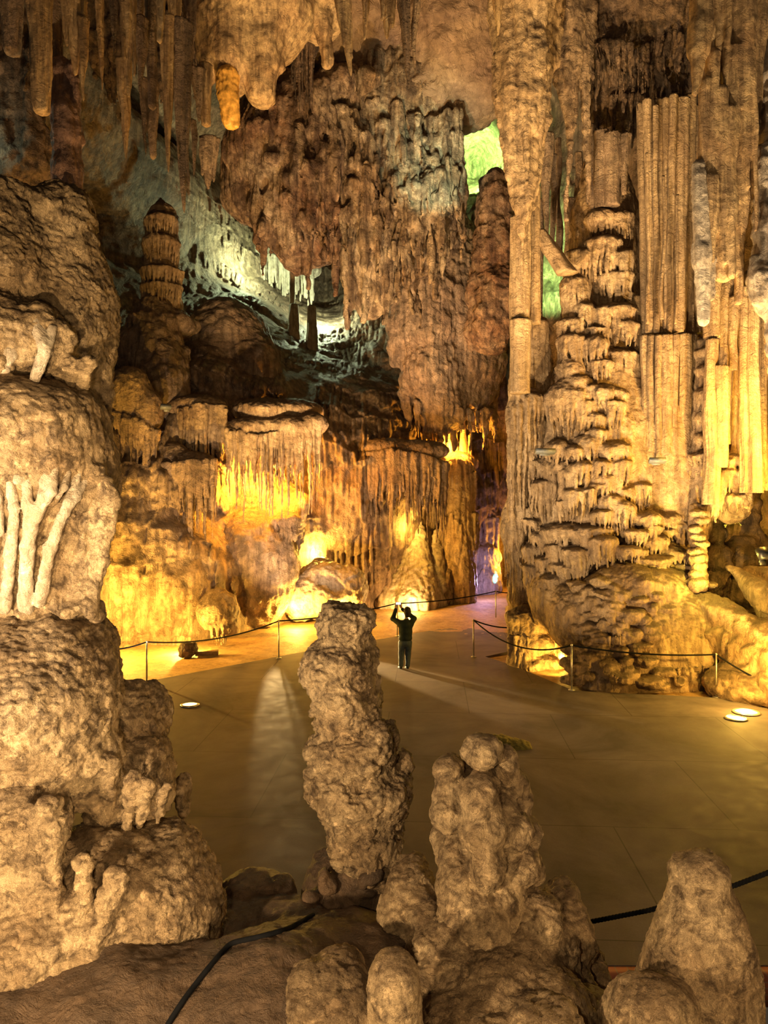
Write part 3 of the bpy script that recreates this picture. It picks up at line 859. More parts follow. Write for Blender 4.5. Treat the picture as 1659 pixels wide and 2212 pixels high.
R.cone((1165, 700, 22.5, 20), (1165, 870, 22.7, 26), k=.1)
R.build('fluted_base', M_TAN, [('warp', .06, 1.3), ('flute', .06, 5.5, .3), ('fbm', .025, 6.0)], c1, zmin=-.1)

# lit stump at its foot
R = Rock(0.03)
R.cone((1140, 1340, 22.2, 34), (1140, 1450, 22.0, 46), k=.2)
R.ell(1120, 1335, 22.1, 30, 22, .4); R.ell(1160, 1350, 22.0, 26, 22, .35); R.ell(1165, 1390, 21.9, 32, 22, .4); R.ell(1180, 1430, 21.7, 30, 16, .35); R.ell(1196, 1440, 21.8, 24, 10, .3)
R.tier(1122, 1350, 21.9, 26, 16, 60, rd=.35); R.tier(1160, 1372, 21.8, 28, 12, 20, rd=.35); R.tier(1150, 1405, 21.7, 32, 14, 34, rd=.35)
R.fringe([(1100, 1375, 21.9), (1140, 1375, 21.7)], 65, 3, 12, var=.2)
R.ell(1152, 1440, 21.5, 18, 12, .2)
tag(R.build('stalagmite', M_TAN, [('warp', .05, 2.0), ('flute', .04, 6.0, .5), ('lump', .03, 5.0), ('fbm', .02, 8)], zmin=-.12),
    'squat yellow-lit fluted stump beside the rope at the foot of the slender column', 'stalagmite')

# broken bough lying across the gap
V, Q = lathe(1165, 500, 590, 21.9, 34, 46, du=58, rough=.12, flute=.05, taper_tip=False, dd=-.5)
tag(put('leaning_rock', V, Q, M_TAN), 'broken stalactite wedged slantwise across the green-lit gap', 'rock')


# ---------------------------------------------------------------- organ-pipe columns
def pipes(name, label, specs, mat, cat='rock column', fl=.05, group=None):
    root = empty(name, P(specs[0][0], max(s[2] for s in specs), specs[0][3]), label, cat, group)
    for (u, vt, vb, d, wt, wb, du) in specs:
        V, Q = lathe(u, vt, vb, d, wt, wb, du=du, flute=fl, rough=.07, taper_tip=False, seg=40, nf=9, wave=.08)
        put('pipe', V, Q, mat, root)
    return root


pipes('stone_column', 'wide organ-pipe column of joined vertical shafts right of the great tiered column', [
    (1386, 225, 720, 21.6, 20, 16, 8), (1400, 215, 720, 21.3, 18, 16, 2), (1414, 228, 720, 21.2, 14, 14, 4), (1427, 215, 720, 21.35, 16, 18, 0), (1441, 212, 720, 21.2, 14, 10, -4), (1456, 205, 720, 21.1, 18, 12, -10), (1474, 214, 720, 21.2, 30, 32, -10), (1492, 205, 720, 21.5, 22, 18, -4), (1506, 230, 720, 21.7, 18, 20, 0),
    (1394, 724, 1010, 21.35, 18, 20, 2), (1408, 724, 1000, 21.2, 15, 14, 0), (1422, 724, 1000, 21.05, 14, 12, -2), (1440, 724, 980, 21.1, 30, 28, 0), (1460, 722, 960, 21.0, 14, 12, 0), (1480, 722, 990, 21.15, 30, 30, -2), (1500, 722, 960, 21.4, 14, 14, -2),
    (1378, 640, 1020, 21.9, 18, 24, 0), (1398, 330, 700, 20.95, 5, 7, 2), (1434, 380, 690, 20.9, 6, 8, -2), (1466, 420, 700, 20.75, 5, 6, -6)], M_TAN, fl=.09)
pipes('stone_column', 'cluster of golden pipes behind the hanging grey-tipped drapery', [
    (1542, 560, 730, 20.2, 36, 34, -8), (1540, 732, 1090, 20.1, 26, 36, -4), (1565, 600, 960, 20.6, 36, 30, -4), (1560, 790, 1010, 20.0, 30, 24, 0), (1592, 600, 1000, 20.8, 20, 14, -4),
    (1586, 640, 800, 20.3, 20, 16, 0)], M_TAN, fl=.12)
pipes('stone_column', 'brightest yellow fluted column against the right edge of the frame', [
    (1610, 620, 1065, 20.2, 22, 26, 0), (1628, 640, 1065, 20.0, 20, 28, 6), (1648, 600, 1060, 20.3, 22, 24, -2), (1600, 600, 1062, 20.5, 14, 20, 4)], M_TAN, fl=.14)
R = Rock(0.04)
for u, v, w, c, L in [(1520, 760, 16, 12, 12), (1522, 800, 18, 12, 16), (1520, 850, 18, 14, 40), (1518, 900, 18, 12, 24), (1522, 945, 22, 12, 22), (1515, 985, 24, 10, 30),
                      (1590, 995, 30, 16, 40), (1560, 1020, 26, 12, 60), (1600, 1030, 30, 12, 60), (1540, 1030, 22, 14, 90), (1590, 1075, 32, 12, 26), (1530, 1090, 20, 10, 40)]:
    R.tier(u, v, 20.4, w, c, L, rd=.4)
R.cone((1520, 740, 20.9, 14), (1515, 1100, 20.9, 24)); R.cone((1575, 980, 21.3, 40), (1580, 1090, 21.3, 40))
tag(R.build('flowstone', M_TAN, [('warp', .06, 1.5), ('flute', .05, 5.0, .4), ('lump', .03, 5.0), ('fbm', .03, 6)]),
    'knobbly golden flowstone shelves filling the slot between the right-hand pipe columns', 'flowstone')

# twisted pillar and dark pillars low on the right
R = Rock(0.04)
R.cone((1505, 1100, 20.4, 14), (1510, 1240, 20.2, 17)); R.ell(1505, 1260, 20.2, 24, 20, .4)
for i in range(9): R.ell(1508 + 6 * math.sin(i * 2.1), 1110 + i * 16, 20.15, 17, 9, .22, k=.04)
tag(R.build('stalagmite', M_TAN, [('warp', .05, 2.0), ('lump', .04, 5.0), ('fbm', .03, 7)]), 'knobbly upright pillar on the outer edge of the great column, yellow lamp at its foot', 'stalagmite')
R = Rock(0.045)
R.cone((1545, 1100, 22.5, 20), (1548, 1290, 22.2, 30)); R.ell(1540, 1150, 22.1, 24, 40, .4); R.ell(1552, 1210, 22.0, 28, 40, .5); R.ell(1535, 1260, 22.0, 26, 36, .5)
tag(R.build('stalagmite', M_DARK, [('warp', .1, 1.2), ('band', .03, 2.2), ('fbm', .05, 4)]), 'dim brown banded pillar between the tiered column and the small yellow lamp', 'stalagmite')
R = Rock(0.045)
R.cone((1622, 1070, 22.6, 18), (1620, 1180, 22.6, 22)); R.ell(1600, 1210, 22.4, 44, 50, .8); R.ell(1635, 1190, 22.8, 30, 40, .6); R.cone((1600, 1180, 22.6, 20), (1600, 1290, 22.3, 40))
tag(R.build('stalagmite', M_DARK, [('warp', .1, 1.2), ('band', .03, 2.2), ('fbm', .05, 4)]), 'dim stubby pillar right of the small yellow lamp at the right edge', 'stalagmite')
R = Rock(0.045)
R.cone((1580, 1230, 20.4, 10), (1700, 1330, 18.8, 44), k=.3); R.cone((1600, 1240, 21.0, 14), (1720, 1260, 20.0, 40), k=.3)
tag(R.build('boulder', M_WALL, [('warp', .12, 1.0), ('fbm', .06, 2.5)], zmin=0), 'long pointed boulder jutting in from the right edge above the slope', 'boulder')
R = Rock(0.045)
R.cone((1500, 1290, 20.4, 26), (1700, 1400, 17.8, 34), k=.3); R.cone((1540, 1370, 19.8, 40), (1700, 1450, 17.8, 46), k=.3); R.ell(1620, 1480, 18.6, 90, 46, 1.0, k=.3)
R.ell(1690, 1480, 17.8, 60, 60, .8)
tag(R.build('rock_slope', M_TAN, [('warp', .1, 1.0), ('lump', .08, 2.6), ('fbm', .05, 4)], zmin=-.12), 'bright yellow-lit rock slope running down to the right edge behind the rope', 'rock')
for (u, v, w, hh, lab) in [(1556, 1488, 22, 12, 'brown round stone on the earth right of the last rope post'), (1650, 1462, 16, 24, 'knobbly brown boulder cut by the right edge behind the sagging rope'), (1600, 1492, 7, 5, 'small pale stone lying between the two larger stones right of the last post')]:
    R = Rock(0.03 if w > 10 else .02)
    p = fl(u, v + hh * .8); R.ell(u, v, p[1], w, hh, w * .011)
    tag(R.build('stone', M_TAN, [('warp', .06, 2.0), ('lump', .04, 4.0), ('fbm', .03, 6)]), lab, 'stone')

# ---------------------------------------------------------------- big hanging drapery, upper right
R = Rock(0.04)
R.cone((1560, -60, 17.2, 62), (1566, 420, 17.4, 34), k=.3, flat=.6); R.cone((1550, 300, 17.0, 30), (1560, 575, 17.2, 32), k=.2, flat=.5)
R.cone((1512, -60, 16.9, 28), (1506, 110, 16.8, 22), k=.15); R.cone((1508, 60, 16.8, 24), (1500, 205, 16.7, 6), k=.1)
R.cone((1612, -60, 17.0, 28), (1598, 430, 17.2, 18), k=.15); R.cone((1600, 380, 17.2, 18), (1596, 650, 17.3, 7), k=.1)
R.cone((1640, -60, 17.6, 30), (1620, 300, 17.8, 16), k=.15)
for u, vt, vb, r in [(1520, 180, 380, 14), (1540, 120, 500, 14), (1558, 200, 560, 13), (1576, 240, 590, 13), (1588, 100, 480, 9), (1536, 380, 560, 14), (1530, 60, 300, 10), (1600, 100, 330, 8), (1620, 60, 400, 6), (1630, 100, 500, 6), (1570, 0, 300, 9)]:
    R.cone((u, vt, 16.9, r), (u + random.uniform(-4, 4), vb, 17.0, r * .75), k=.04)
dr = R.build('stalactite_drapery', M_STAL, [('warp', .08, .7), ('flute', .05, 3.0, .15), ('fbm', .015, 5)])
tag(dr, 'broad honey-coloured hanging drapery with long smooth folds, upper right', 'stalactite')
R = Rock(0.035)
R.cone((1512, 360, 17.0, 16), (1515, 560, 17.0, 20), k=.1); R.cone((1514, 540, 17.0, 21), (1520, 690, 17.0, 14), k=.1); R.cone((1536, 560, 17.1, 12), (1534, 640, 17.1, 10), k=.1)
tag(R.build('stalactite', M_PALE, [('warp', .05, 1.0), ('flute', .03, 4.0, .3), ('fbm', .02, 6)]), 'grey blunt-tipped stalactite hanging left of the honey drapery', 'stalactite')
R = Rock(0.045)
R.cone((1668, -40, 18.2, 46), (1662, 400, 17.6, 26), k=.2); R.cone((1650, 330, 17.4, 20), (1668, 640, 17.2, 40), k=.2); R.cone((1662, 560, 17.2, 26), (1672, 800, 17.2, 12), k=.2)
R.cone((1640, 380, 17.3, 10), (1635, 520, 17.3, 8)); R.cone((1630, 560, 17.1, 10), (1640, 640, 17.1, 12)); R.ell(1650, 620, 17.0, 26, 50, .3)
tag(R.build('stalactite', M_PALE, [('warp', .12, 1.2), ('flute', .04, 3.0, .5), ('lump', .05, 3.0), ('fbm', .05, 4)]), 'pale crusted hanging rock cut by the right edge of the frame', 'stalactite')

# dark fringed overhang above the organ pipes
R = Rock(0.05)
R.ell(1400, 20, 23.2, 150, 130, 2.0, k=.4); R.ell(1310, 80, 22.8, 60, 90, 1.0, k=.4); R.ell(1455, 90, 22.4, 60, 80, .9, k=.4); R.ell(1380, 60, 22.2, 60, 36, .6, k=.3)
R.ell(1440, 30, 21.9, 60, 36, .6, k=.3); R.ell(1400, -80, 22, 200, 100, 2.5, k=.4)
R.fringe([(1270, 100, 22.0), (1330, 90, 21.7), (1390, 110, 21.6)], 110, 4, 40, jd=.4); R.fringe([(1390, 90, 21.8), (1450, 60, 21.6), (1495, 90, 21.8)], 110, 5, 26, jd=.3)
R.cone((1440, 90, 21.7, 16), (1437, 160, 21.7, 4)); R.fringe([(1280, 215, 22.7), (1330, 210, 22.6), (1385, 215, 22.6)], 70, 5, 22, jd=.2)
R.cone((1330, 140, 23.2, 60), (1330, 260, 23.4, 56), k=.3); R.cone((1400, 140, 23.2, 50), (1400, 260, 23.4, 40), k=.3); R.cone((1470, 140, 23.0, 50), (1470, 260, 23.2, 40), k=.3)
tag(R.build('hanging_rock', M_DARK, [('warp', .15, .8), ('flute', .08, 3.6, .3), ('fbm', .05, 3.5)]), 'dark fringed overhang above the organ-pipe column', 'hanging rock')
# shafts between overhang and great column
pipes('stone_column', 'short thick brown shafts standing on top of the great tiered column', [
    (1298, 285, 450, 22.2, 34, 30, 0), (1322, 290, 445, 22.0, 36, 34, 0), (1345, 285, 440, 22.6, 16, 14, 0), (1275, 270, 470, 22.4, 18, 16, 4), (1352, 290, 420, 21.9, 24, 10, -2)], M_WALL, fl=.1)

# ================================================================ stalactites and hanging rock
R = Rock(0.045)
R.cone((1130, -80, 20.6, 74), (1128, 260, 20.8, 50), k=.3, flat=.7); R.cone((1128, 220, 20.8, 52), (1130, 440, 20.9, 26), k=.3, flat=.8); R.cone((1130, 400, 20.9, 26), (1131, 540, 20.9, 5), k=.1)
R.cone((1082, 80, 20.6, 14), (1092, 300, 20.8, 12), k=.1); R.cone((1090, 260, 20.8, 14), (1096, 385, 20.8, 3), k=.05)
R.cone((1160, 120, 20.5, 18), (1176, 270, 20.7, 6), k=.1); R.cone((1190, -60, 21, 30), (1186, 130, 21, 24), k=.2); R.cone((1186, 100, 20.9, 18), (1184, 212, 20.9, 3), k=.05)
for i in range(26):
    u = random.uniform(1075, 1180); v0 = random.uniform(-40, 260)
    R.cone((u, v0, 20.25 + abs(u - 1128) * .008, random.uniform(4, 9)), (u + (1130 - u) * .25, v0 + random.uniform(80, 200), 20.4 + abs(u - 1128) * .006, 2.5), k=.05)
tag(R.build('stalactite', M_TAN, [('warp', .12, .8), ('flute', .09, 3.4, .25), ('lump', .03, 4.0), ('fbm', .05, 4)]),
    'enormous golden ribbed stalactite hanging in front of the green-lit opening', 'stalactite')
R = Rock(0.045)
R.cone((1220, -80, 21.6, 50), (1225, 160, 21.8, 30), k=.3); R.cone((1226, 130, 21.8, 28), (1228, 290, 21.8, 8), k=.2); R.cone((1228, 270, 21.8, 8), (1226, 480, 21.8, 3), k=.05)
R.cone((1262, -60, 22, 34), (1262, 150, 22, 20), k=.2); R.cone((1258, 120, 22, 16), (1264, 280, 22, 8), k=.1); R.cone((1264, 250, 22, 8), (1272, 440, 22, 3), k=.05)
tag(R.build('stalactite', M_WALL, [('warp', .1, 1.0), ('flute', .07, 3.6, .25), ('fbm', .05, 4)]), 'pair of brown stalactites with long thin spikes right of the enormous golden one', 'stalactite')
pipes('stone_column', 'thin dim shafts seen in the gap beside the green-lit rock', [
    (1195, 335, 520, 23.6, 16, 10, -2), (1207, 300, 560, 24.0, 14, 14, 0), (1180, 290, 510, 23.2, 30, 8, 2), (1232, 430, 600, 23.5, 26, 34, 4), (1250, 330, 560, 23.6, 16, 20, 0), (1170, 430, 700, 23.8, 12, 10, -4)], M_WALL, fl=.1)

# central hanging mass
R = Rock(0.06)
R.ell(780, -60, 33, 420, 300, 4.5, k=.6)
R.ell(985, 90, 32, 150, 190, 3.5, k=.6); R.ell(860, 230, 32.5, 150, 160, 2.5, k=.5)
R.ell(640, 330, 32.5, 150, 170, 2.5, k=.5); R.ell(650, 450, 32, 105, 120, 2.0, k=.4); R.ell(640, 540, 31.6, 45, 50, 1.2, k=.4); R.ell(560, 380, 32.5, 80, 120, 1.8, k=.4)
R.ell(700, 470, 32, 60, 110, 1.5, k=.4); R.ell(770, 420, 32, 80, 170, 1.8, k=.4); R.ell(800, 560, 32, 62, 130, 1.4, k=.4)
R.ell(890, 420, 32.5, 110, 180, 1.6, k=.4); R.ell(840, 330, 31.4, 80, 80, 1.4, k=.4)
for u, vt, vb, rt, d in [(755, 420, 705, 26, 30.8), (735, 430, 640, 20, 31.0), (795, 330, 690, 24, 30.4), (812, 420, 640, 22, 30.6), (830, 500, 700, 22, 31.2), (770, 300, 560, 22, 30.4), (725, 300, 430, 20, 30.4),
                         (850, 520, 650, 14, 31.4), (698, 500, 560, 18, 31), (660, 520, 590, 16, 31), (620, 480, 570, 16, 31), (600, 350, 480, 14, 30.4), (625, 340, 470, 12, 30.4), (645, 330, 500, 16, 30.2), (670, 330, 480, 14, 30.3),
                         (685, 400, 500, 12, 30.4), (590, 300, 420, 14, 30.6), (570, 330, 430, 12, 30.8), (720, 330, 420, 18, 30), (745, 300, 420, 16, 30),
                         (862, 300, 640, 20, 31), (880, 320, 620, 16, 30.6), (900, 330, 600, 16, 30.3), (915, 350, 580, 12, 30.3), (930, 340, 610, 9, 30.2), (945, 330, 640, 9, 30.4), (955, 360, 600, 7, 30.4), (968, 380, 560, 7, 30.6), (890, 400, 690, 8, 30.6), (905, 430, 720, 7, 30.8),
                         (980, 350, 500, 10, 31)]:
    R.cone((u, vt - 30, d + .3, rt), (u + random.uniform(-6, 6), vb, d, 2.5), k=.12)
for i in range(230):
    u = random.uniform(545, 1000); v0 = random.uniform(230, 470); d = random.uniform(29.7, 30.7) + .6 * (u < 640)
    r = random.uniform(4, 12); R.cone((u, v0, d + .3, r * 1.3), (u + random.uniform(-8, 8), v0 + random.uniform(50, 60 + 12 * r), d, 1.8), k=.10)
for i in range(60):
    u = random.uniform(560, 960); v0 = random.uniform(230, 500); R.ell(u, v0, random.uniform(30.2, 31.0), random.uniform(12, 34), random.uniform(10, 26), .5, k=.2)
R.cone((700, 200, 29.8, 22), (705, 280, 29.8, 8), k=.1); R.cone((790, 170, 29.6, 26), (785, 215, 29.6, 5), k=.1); R.ell(730, 190, 30.5, 60, 50, .9, k=.2)
allp = R.p
def centre_u(p):
    q = p[1]
    return U0 + q[0] * F / q[1]
RA, RB, RC = Rock(0.06), Rock(0.055), Rock(0.07)
RA.p = [p for p in allp[2:] if centre_u(p) < 738 ]
RB.p = [p for p in allp[2:] if centre_u(p) >= 738]
RC.p = allp[:2]
RC.ell(880, 60, 31.4, 60, 60, 1.0, k=.5); RC.ell(1040, 120, 30.6, 60, 90, 1.2, k=.5); RC.ell(930, 200, 30.8, 60, 50, .8, k=.4)
SPH = [('warp', .3, .5), ('lump', .10, 1.8, .7), ('flute', .15, 3.0, .25), ('fbm', .10, 2.8, 1.4)]
tag(RA.build('hanging_rock', M_RUST, SPH, base=np.array([-4, 32, 22])), 'rust-brown hanging mass ending in a blunt point above the green-lit alcove', 'hanging rock')
tag(RB.build('hanging_rock', M_HANG, SPH, base=np.array([1, 32, 22])), 'ochre and pale hanging mass bristling with long stalactites, left of the green opening', 'hanging rock')
tag(RC.build('hanging_rock', M_DOME, [('warp', .3, .5), ('lump', .10, .9), ('fbm', .12, 1.6), ('pit', .08, 1.5)], base=np.array([2, 32, 26])), 'smooth brown domed roof rock at the top centre above the green opening', 'hanging rock')

# lower continuation: the trunk-shaped grey hanging rock
R = Rock(0.06)
R.ell(940, 620, 35.6, 110, 200, 2.0, k=.5); R.cone((1040, 560, 35.5, 46), (1040, 800, 35.6, 44), k=.4); R.cone((915, 640, 34.4, 66), (930, 800, 34.2, 56), k=.4); R.cone((930, 800, 34.2, 58), (955, 905, 34.4, 40), k=.3)
R.cone((1000, 700, 35.0, 60), (1000, 850, 35.2, 46), k=.4); R.cone((1040, 800, 35.4, 44), (1040, 900, 35.6, 30), k=.3); R.cone((868, 700, 34.2, 18), (880, 860, 34.2, 16), k=.2); R.cone((880, 850, 34.2, 16), (886, 925, 34.2, 4), k=.1)
R.cone((870, 620, 34.4, 30), (850, 780, 34.2, 10), k=.2)
R.fringe([(900, 870, 34.0), (950, 900, 33.9), (1000, 890, 34.3), (1065, 890, 35.0)], 70, 7, 34, jd=.4)
R.fringe([(985, 780, 34.2), (1020, 790, 34.3)], 80, 9, 8)
tag(R.build('hanging_rock', M_WALL, [('warp', .22, .6), ('lump', .10, 1.6), ('flute', .09, 2.6, .25), ('fbm', .09, 2.6)]),
    'grey trunk-shaped hanging rock with a ragged tip above the orange niche', 'hanging rock')
# orange ridge right of the green opening
R = Rock(0.06)
R.cone((1068, 400, 33, 34), (1050, 720, 33.5, 44), k=.4); R.ell(1085, 500, 33, 34, 110, .8, k=.3); R.ell(1070, 650, 33, 50, 110, 1., k=.3)
tag(R.build('rock_ridge', M_RED, [('warp', .25, .7), ('lump', .15, 1.6), ('fbm', .12, 2.6)]), 'rusty orange rock ridge between the green opening and the golden stalactite', 'rock')

# smooth bulbs and folds at the top left of centre
R = Rock(0.055)
R.ell(560, 20, 25.5, 120, 120, 1.6, k=.4); R.cone((565, 100, 25.0, 46), (567, 205, 25.0, 26), k=.3); R.ell(510, 110, 25.2, 50, 90, 1.0, k=.3); R.cone((450, 0, 25.4, 36), (448, 170, 25.2, 18), k=.3)
R.cone((640, -40, 26, 50), (600, 60, 26, 40), k=.4); R.cone((600, 60, 25.3, 24), (605, 150, 25.2, 10), k=.2); R.ell(680, 20, 26.5, 70, 50, 1.2, k=.4); R.cone((700, 40, 26, 24), (708, 140, 26, 10), k=.2)
R.cone((650, 30, 26, 18), (632, 100, 26, 8), k=.2)
tag(R.build('hanging_rock', M_STAL, [('warp', .2, .7), ('lump', .06, 1.5), ('flute', .05, 2.4, .25), ('fbm', .05, 3)]), 'smooth amber bulb of hanging rock at the top, left of centre', 'hanging rock')
R = Rock(0.04)
R.cone((492, 170, 24.6, 26), (497, 262, 24.6, 17), k=.2); R.cone((484, 200, 24.5, 12), (488, 270, 24.5, 6)); R.cone((505, 210, 24.5, 12), (508, 272, 24.5, 7))
tag(R.build('stalactite', plain('orange_lit_calcite', (0.75, 0.40, 0.08), .5), [('warp', .06, 1.0), ('flute', .04, 4.0, .3), ('lump', .03, 4), ('fbm', .03, 5)]), 'blunt stalactite with orange light painted in below the smooth amber bulb', 'stalactite')  # orange lamplight on this tip is put into the base colour

# rock between the upper left stalactites
R = Rock(0.06)
R.ell(330, -70, 27.0, 260, 130, 2.2, k=.5); R.ell(235, 90, 26.6, 40, 90, .8, k=.3); R.cone((240, 120, 26.4, 26), (240, 205, 26.4, 12), k=.2); R.ell(300, 60, 26.6, 50, 70, .8, k=.3); R.ell(200, 30, 26.6, 60, 70, 1, k=.3)
R.ell(420, 40, 27, 70, 110, 1.0, k=.3); R.ell(360, 60, 27, 50, 80, .8, k=.3)
for i in range(40):
    u = random.uniform(190, 470); v0 = random.uniform(0, 120); R.cone((u, v0, 25.9, random.uniform(5, 10)), (u, v0 + random.uniform(50, 150), 26, 2), k=.06)
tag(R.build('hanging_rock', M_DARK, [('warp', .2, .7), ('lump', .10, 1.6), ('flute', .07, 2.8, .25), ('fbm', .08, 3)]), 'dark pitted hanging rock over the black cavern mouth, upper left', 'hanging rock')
R = Rock(0.06)
R.cone((10, -80, 21, 80), (20, 300, 21.5, 70), k=.4); R.cone((60, 60, 20.8, 34), (70, 330, 21, 26), k=.3); R.ell(40, 380, 21.6, 90, 60, 1.0, k=.4); R.cone((60, 100, 20.4, 14), (55, 190, 20.4, 6))
tag(R.build('rock_wall', M_DARK, [('warp', .25, .7), ('lump', .10, 1.8), ('flute', .08, 2.8, .3), ('fbm', .10, 2.8)]), 'greenish dark rock wall behind the leftmost stalactites', 'rock')

STAL = [
    (22, -60, 120, 19.0, 60, 4, 'dark broad stub in the top left corner'),
    (120, -60, 130, 19.2, 44, 2, 'brown tapered stub between the two broad ochre stalactites'),
    (245, -60, 120, 20.4, 26, 2, 'brown spike at the top between slim ochre and smooth ochre stalactites'),
    (297, -60, 150, 20.6, 30, 2, 'brown spike at the top right of the smooth ochre stalactite'),
    (410, -60, 170, 21.0, 40, 4, 'brown broad stalactite beside the smooth amber bulb'),
    (402, 120, 300, 20.8, 22, 2, 'brown narrow stalactite between the longest one and the short smooth cones'),  # u, top v, tip v, distance, top width, bend, label
    (84, -60, 250, 17.0, 58, 8, 'leftmost broad ochre stalactite with a blunt broken tip'),
    (158, -60, 165, 17.4, 66, 4, 'broad cracked ochre stalactite second from the left'),
    (178, 40, 218, 17.3, 26, 0, 'short pointed stalactite hanging beside the broad cracked one'),
    (213, -60, 195, 18.5, 22, 8, 'slim ochre stalactite in front of the pale pitted rock'),
    (275, -60, 208, 17.6, 42, 4, 'smooth ochre stalactite with a long fine tip, above the pale greenish one'),
    (268, 130, 345, 20.5, 34, 4, 'pale greenish stalactite hanging alone against the black cavern'),
    (305, 40, 215, 19.6, 30, 2, 'brownish stalactite right of the black cavern mouth'),
    (325, 0, 238, 20.0, 28, 6, 'dim mauve stalactite just left of the thin orange straw'),
    (347, -60, 95, 15.0, 18, 2, 'thin bright orange straw stalactite at the top edge'),
    (312, 170, 338, 22.0, 20, 2, 'dim spike with a white tip in the cavern mouth'),
    (332, 180, 345, 22.2, 24, 0, 'dark stub hanging behind the long orange spike'),
    (362, 40, 374, 19.0, 36, 2, 'long orange spike ending level with the cavern mouth'),
    (392, 50, 460, 19.2, 46, 4, 'longest brown stalactite reaching almost to the banded stalagmite'),
    (378, -60, 200, 20.2, 34, 4, 'mauve stalactite at the top behind the long orange spike'),
    (425, 150, 262, 21.0, 34, 4, 'short smooth cone right of the longest brown stalactite'),
    (443, 140, 275, 21.2, 30, 2, 'short smooth cone next to the orange blunt stalactite'),
    (418, 260, 385, 21.6, 16, 2, 'small dim spike behind the longest brown stalactite'),
    (452, 300, 410, 23.0, 44, -4, 'dusky broad spike above the lit rubble slope'),
    (736, -60, 165, 18.0, 46, 20, 'curved orange stalactite hanging at the top centre'),
    (788, -60, 86, 18.6, 24, 0, 'slim pale spike right of the curved orange stalactite'),
    (838, -60, 84, 18.4, 44, -2, 'short wide pale spike at the top centre'),
    (874, -60, 195, 18.2, 36, 6, 'long straight pale orange stalactite near the smooth brown dome'),
    (898, -60, 162, 18.8, 22, 0, 'thin brown spike right of the long pale orange stalactite'),
    (1078, -60, 80, 19.5, 36, -4, 'small orange tooth left of the enormous golden stalactite'),
]
for (u, vt, vb, d, w, du, lab) in STAL:
    blunt = 'blunt' in lab or 'stub' in lab or 'straw' in lab
    dark = any(k in lab for k in ('dim', 'dusky', 'dark', 'brown'))
    V, Q = lathe(u, vt, vb, d, w, w * (.55 if blunt else .10), du=du, flute=.10, rough=.13, power=1.15, wave=.06, nf=6, seg=40)
    parts = [(V, Q)]
    if w > 40:
        V2, Q2 = lathe(u - w * .25, vt, vb - (vb - vt) * .28, d - .12, w * .45, w * .12, du=du, flute=.05, rough=.1, wave=.05, seg=28)
        V3, Q3 = lathe(u + w * .28, vt, vb - (vb - vt) * .16, d - .05, w * .4, w * .1, du=du * .6, flute=.05, rough=.1, wave=.05, seg=28)
        parts += [(V2, Q2), (V3, Q3)]
    V, Q = join(*parts)
    V = relief(V, Q, [('fbm', .018, 4.0, 1.2), ('fbm', .010, 12.0)])
    tag(put('stalactite', V, Q, M_WALL if dark else M_STAL), lab, 'stalactite')
# cluster of thin dark straws in the centre
R = Rock(0.035)
R.ell(655, 95, 27.6, 34, 40, .5)
for i in range(24):
    u = 630 + i * 2.1 + random.uniform(-2, 2); R.cone((u, 70, 27.3 + random.uniform(-.3, .3), 3.6), (u + random.uniform(-2, 2), random.uniform(150, 245), 27.3, 1.3), k=.02)
tag(R.build('stalactite_cluster', M_DARK, [('fbm', .02, 5)]), 'tuft of thin dark straws hanging in a hollow at the upper centre', 'stalactite')

# pinkish standing column, upper left
R = Rock(0.04)
R.cone((132, 150, 19.0, 27), (150, 430, 18.6, 35), k=.1); R.cone((140, 250, 18.7, 30), (146, 300, 18.7, 31)); R.cone((158, 150, 18.8, 16), (160, 240, 18.8, 10))
tag(R.build('stone_column', rockmat('mauve_calcite', (.42, .27, .22), (.30, .18, .13), (.09, .05, .04), 1.0, .7, 0, .5), [('warp', .06, 1.0), ('flute', .05, 3.0, .3), ('band', .02, 1.1), ('fbm', .03, 5)]),
    'mauve banded column rising behind the near left rock, under the ochre stalactites', 'rock column')
# banded stalagmite with a dark cone top
st = empty('stalagmite', P(350, 660, 30.5), 'stout banded stalagmite with a dark conical cap, behind the near left rock', 'stalagmite')
R = Rock(0.045)
for v, w, c, L in [(480, 36, 14, 46), (526, 42, 18, 56), (588, 46, 10, 36), (622, 48, 9, 46)]:
    R.tier(350, v, 30.5 - .8, w, c, L, rd=.85, k=.06, n=16, tin=.95)
R.cone((350, 470, 30.5, 32), (350, 680, 30.5, 44), k=.1)
R.build('banded_shaft', M_TAN, [('warp', .05, 1.5), ('flute', .04, 5.0, .4), ('fbm', .03, 5)], st)
R = Rock(0.045)
R.cone((347, 430, 30.5, 3), (350, 472, 30.5, 37), k=.1)
tag(R.build('conical_cap', M_DARK, [('fbm', .04, 3)], st), 'dark conical cap')
R = Rock(0.06)
R.cone((340, 690, 30.2, 50), (350, 860, 28.8, 60), k=.4); R.ell(300, 760, 30, 50, 60, 1.0, k=.3); R.ell(390, 700, 30.4, 40, 30, .8)
for i in range(12): u = random.uniform(270, 400); v = random.uniform(670, 800); R.tier(u, v, 29.3 + random.uniform(-.1, .3), random.uniform(14, 26), 10, 30, rd=.35)
tag(R.build('rock_mound', M_WALL, [('warp', .15, 1.0), ('flute', .05, 4.0, .4), ('lump', .08, 2.0), ('fbm', .07, 3)]), 'shadowy rubble mound carrying the stout banded stalagmite', 'rock')
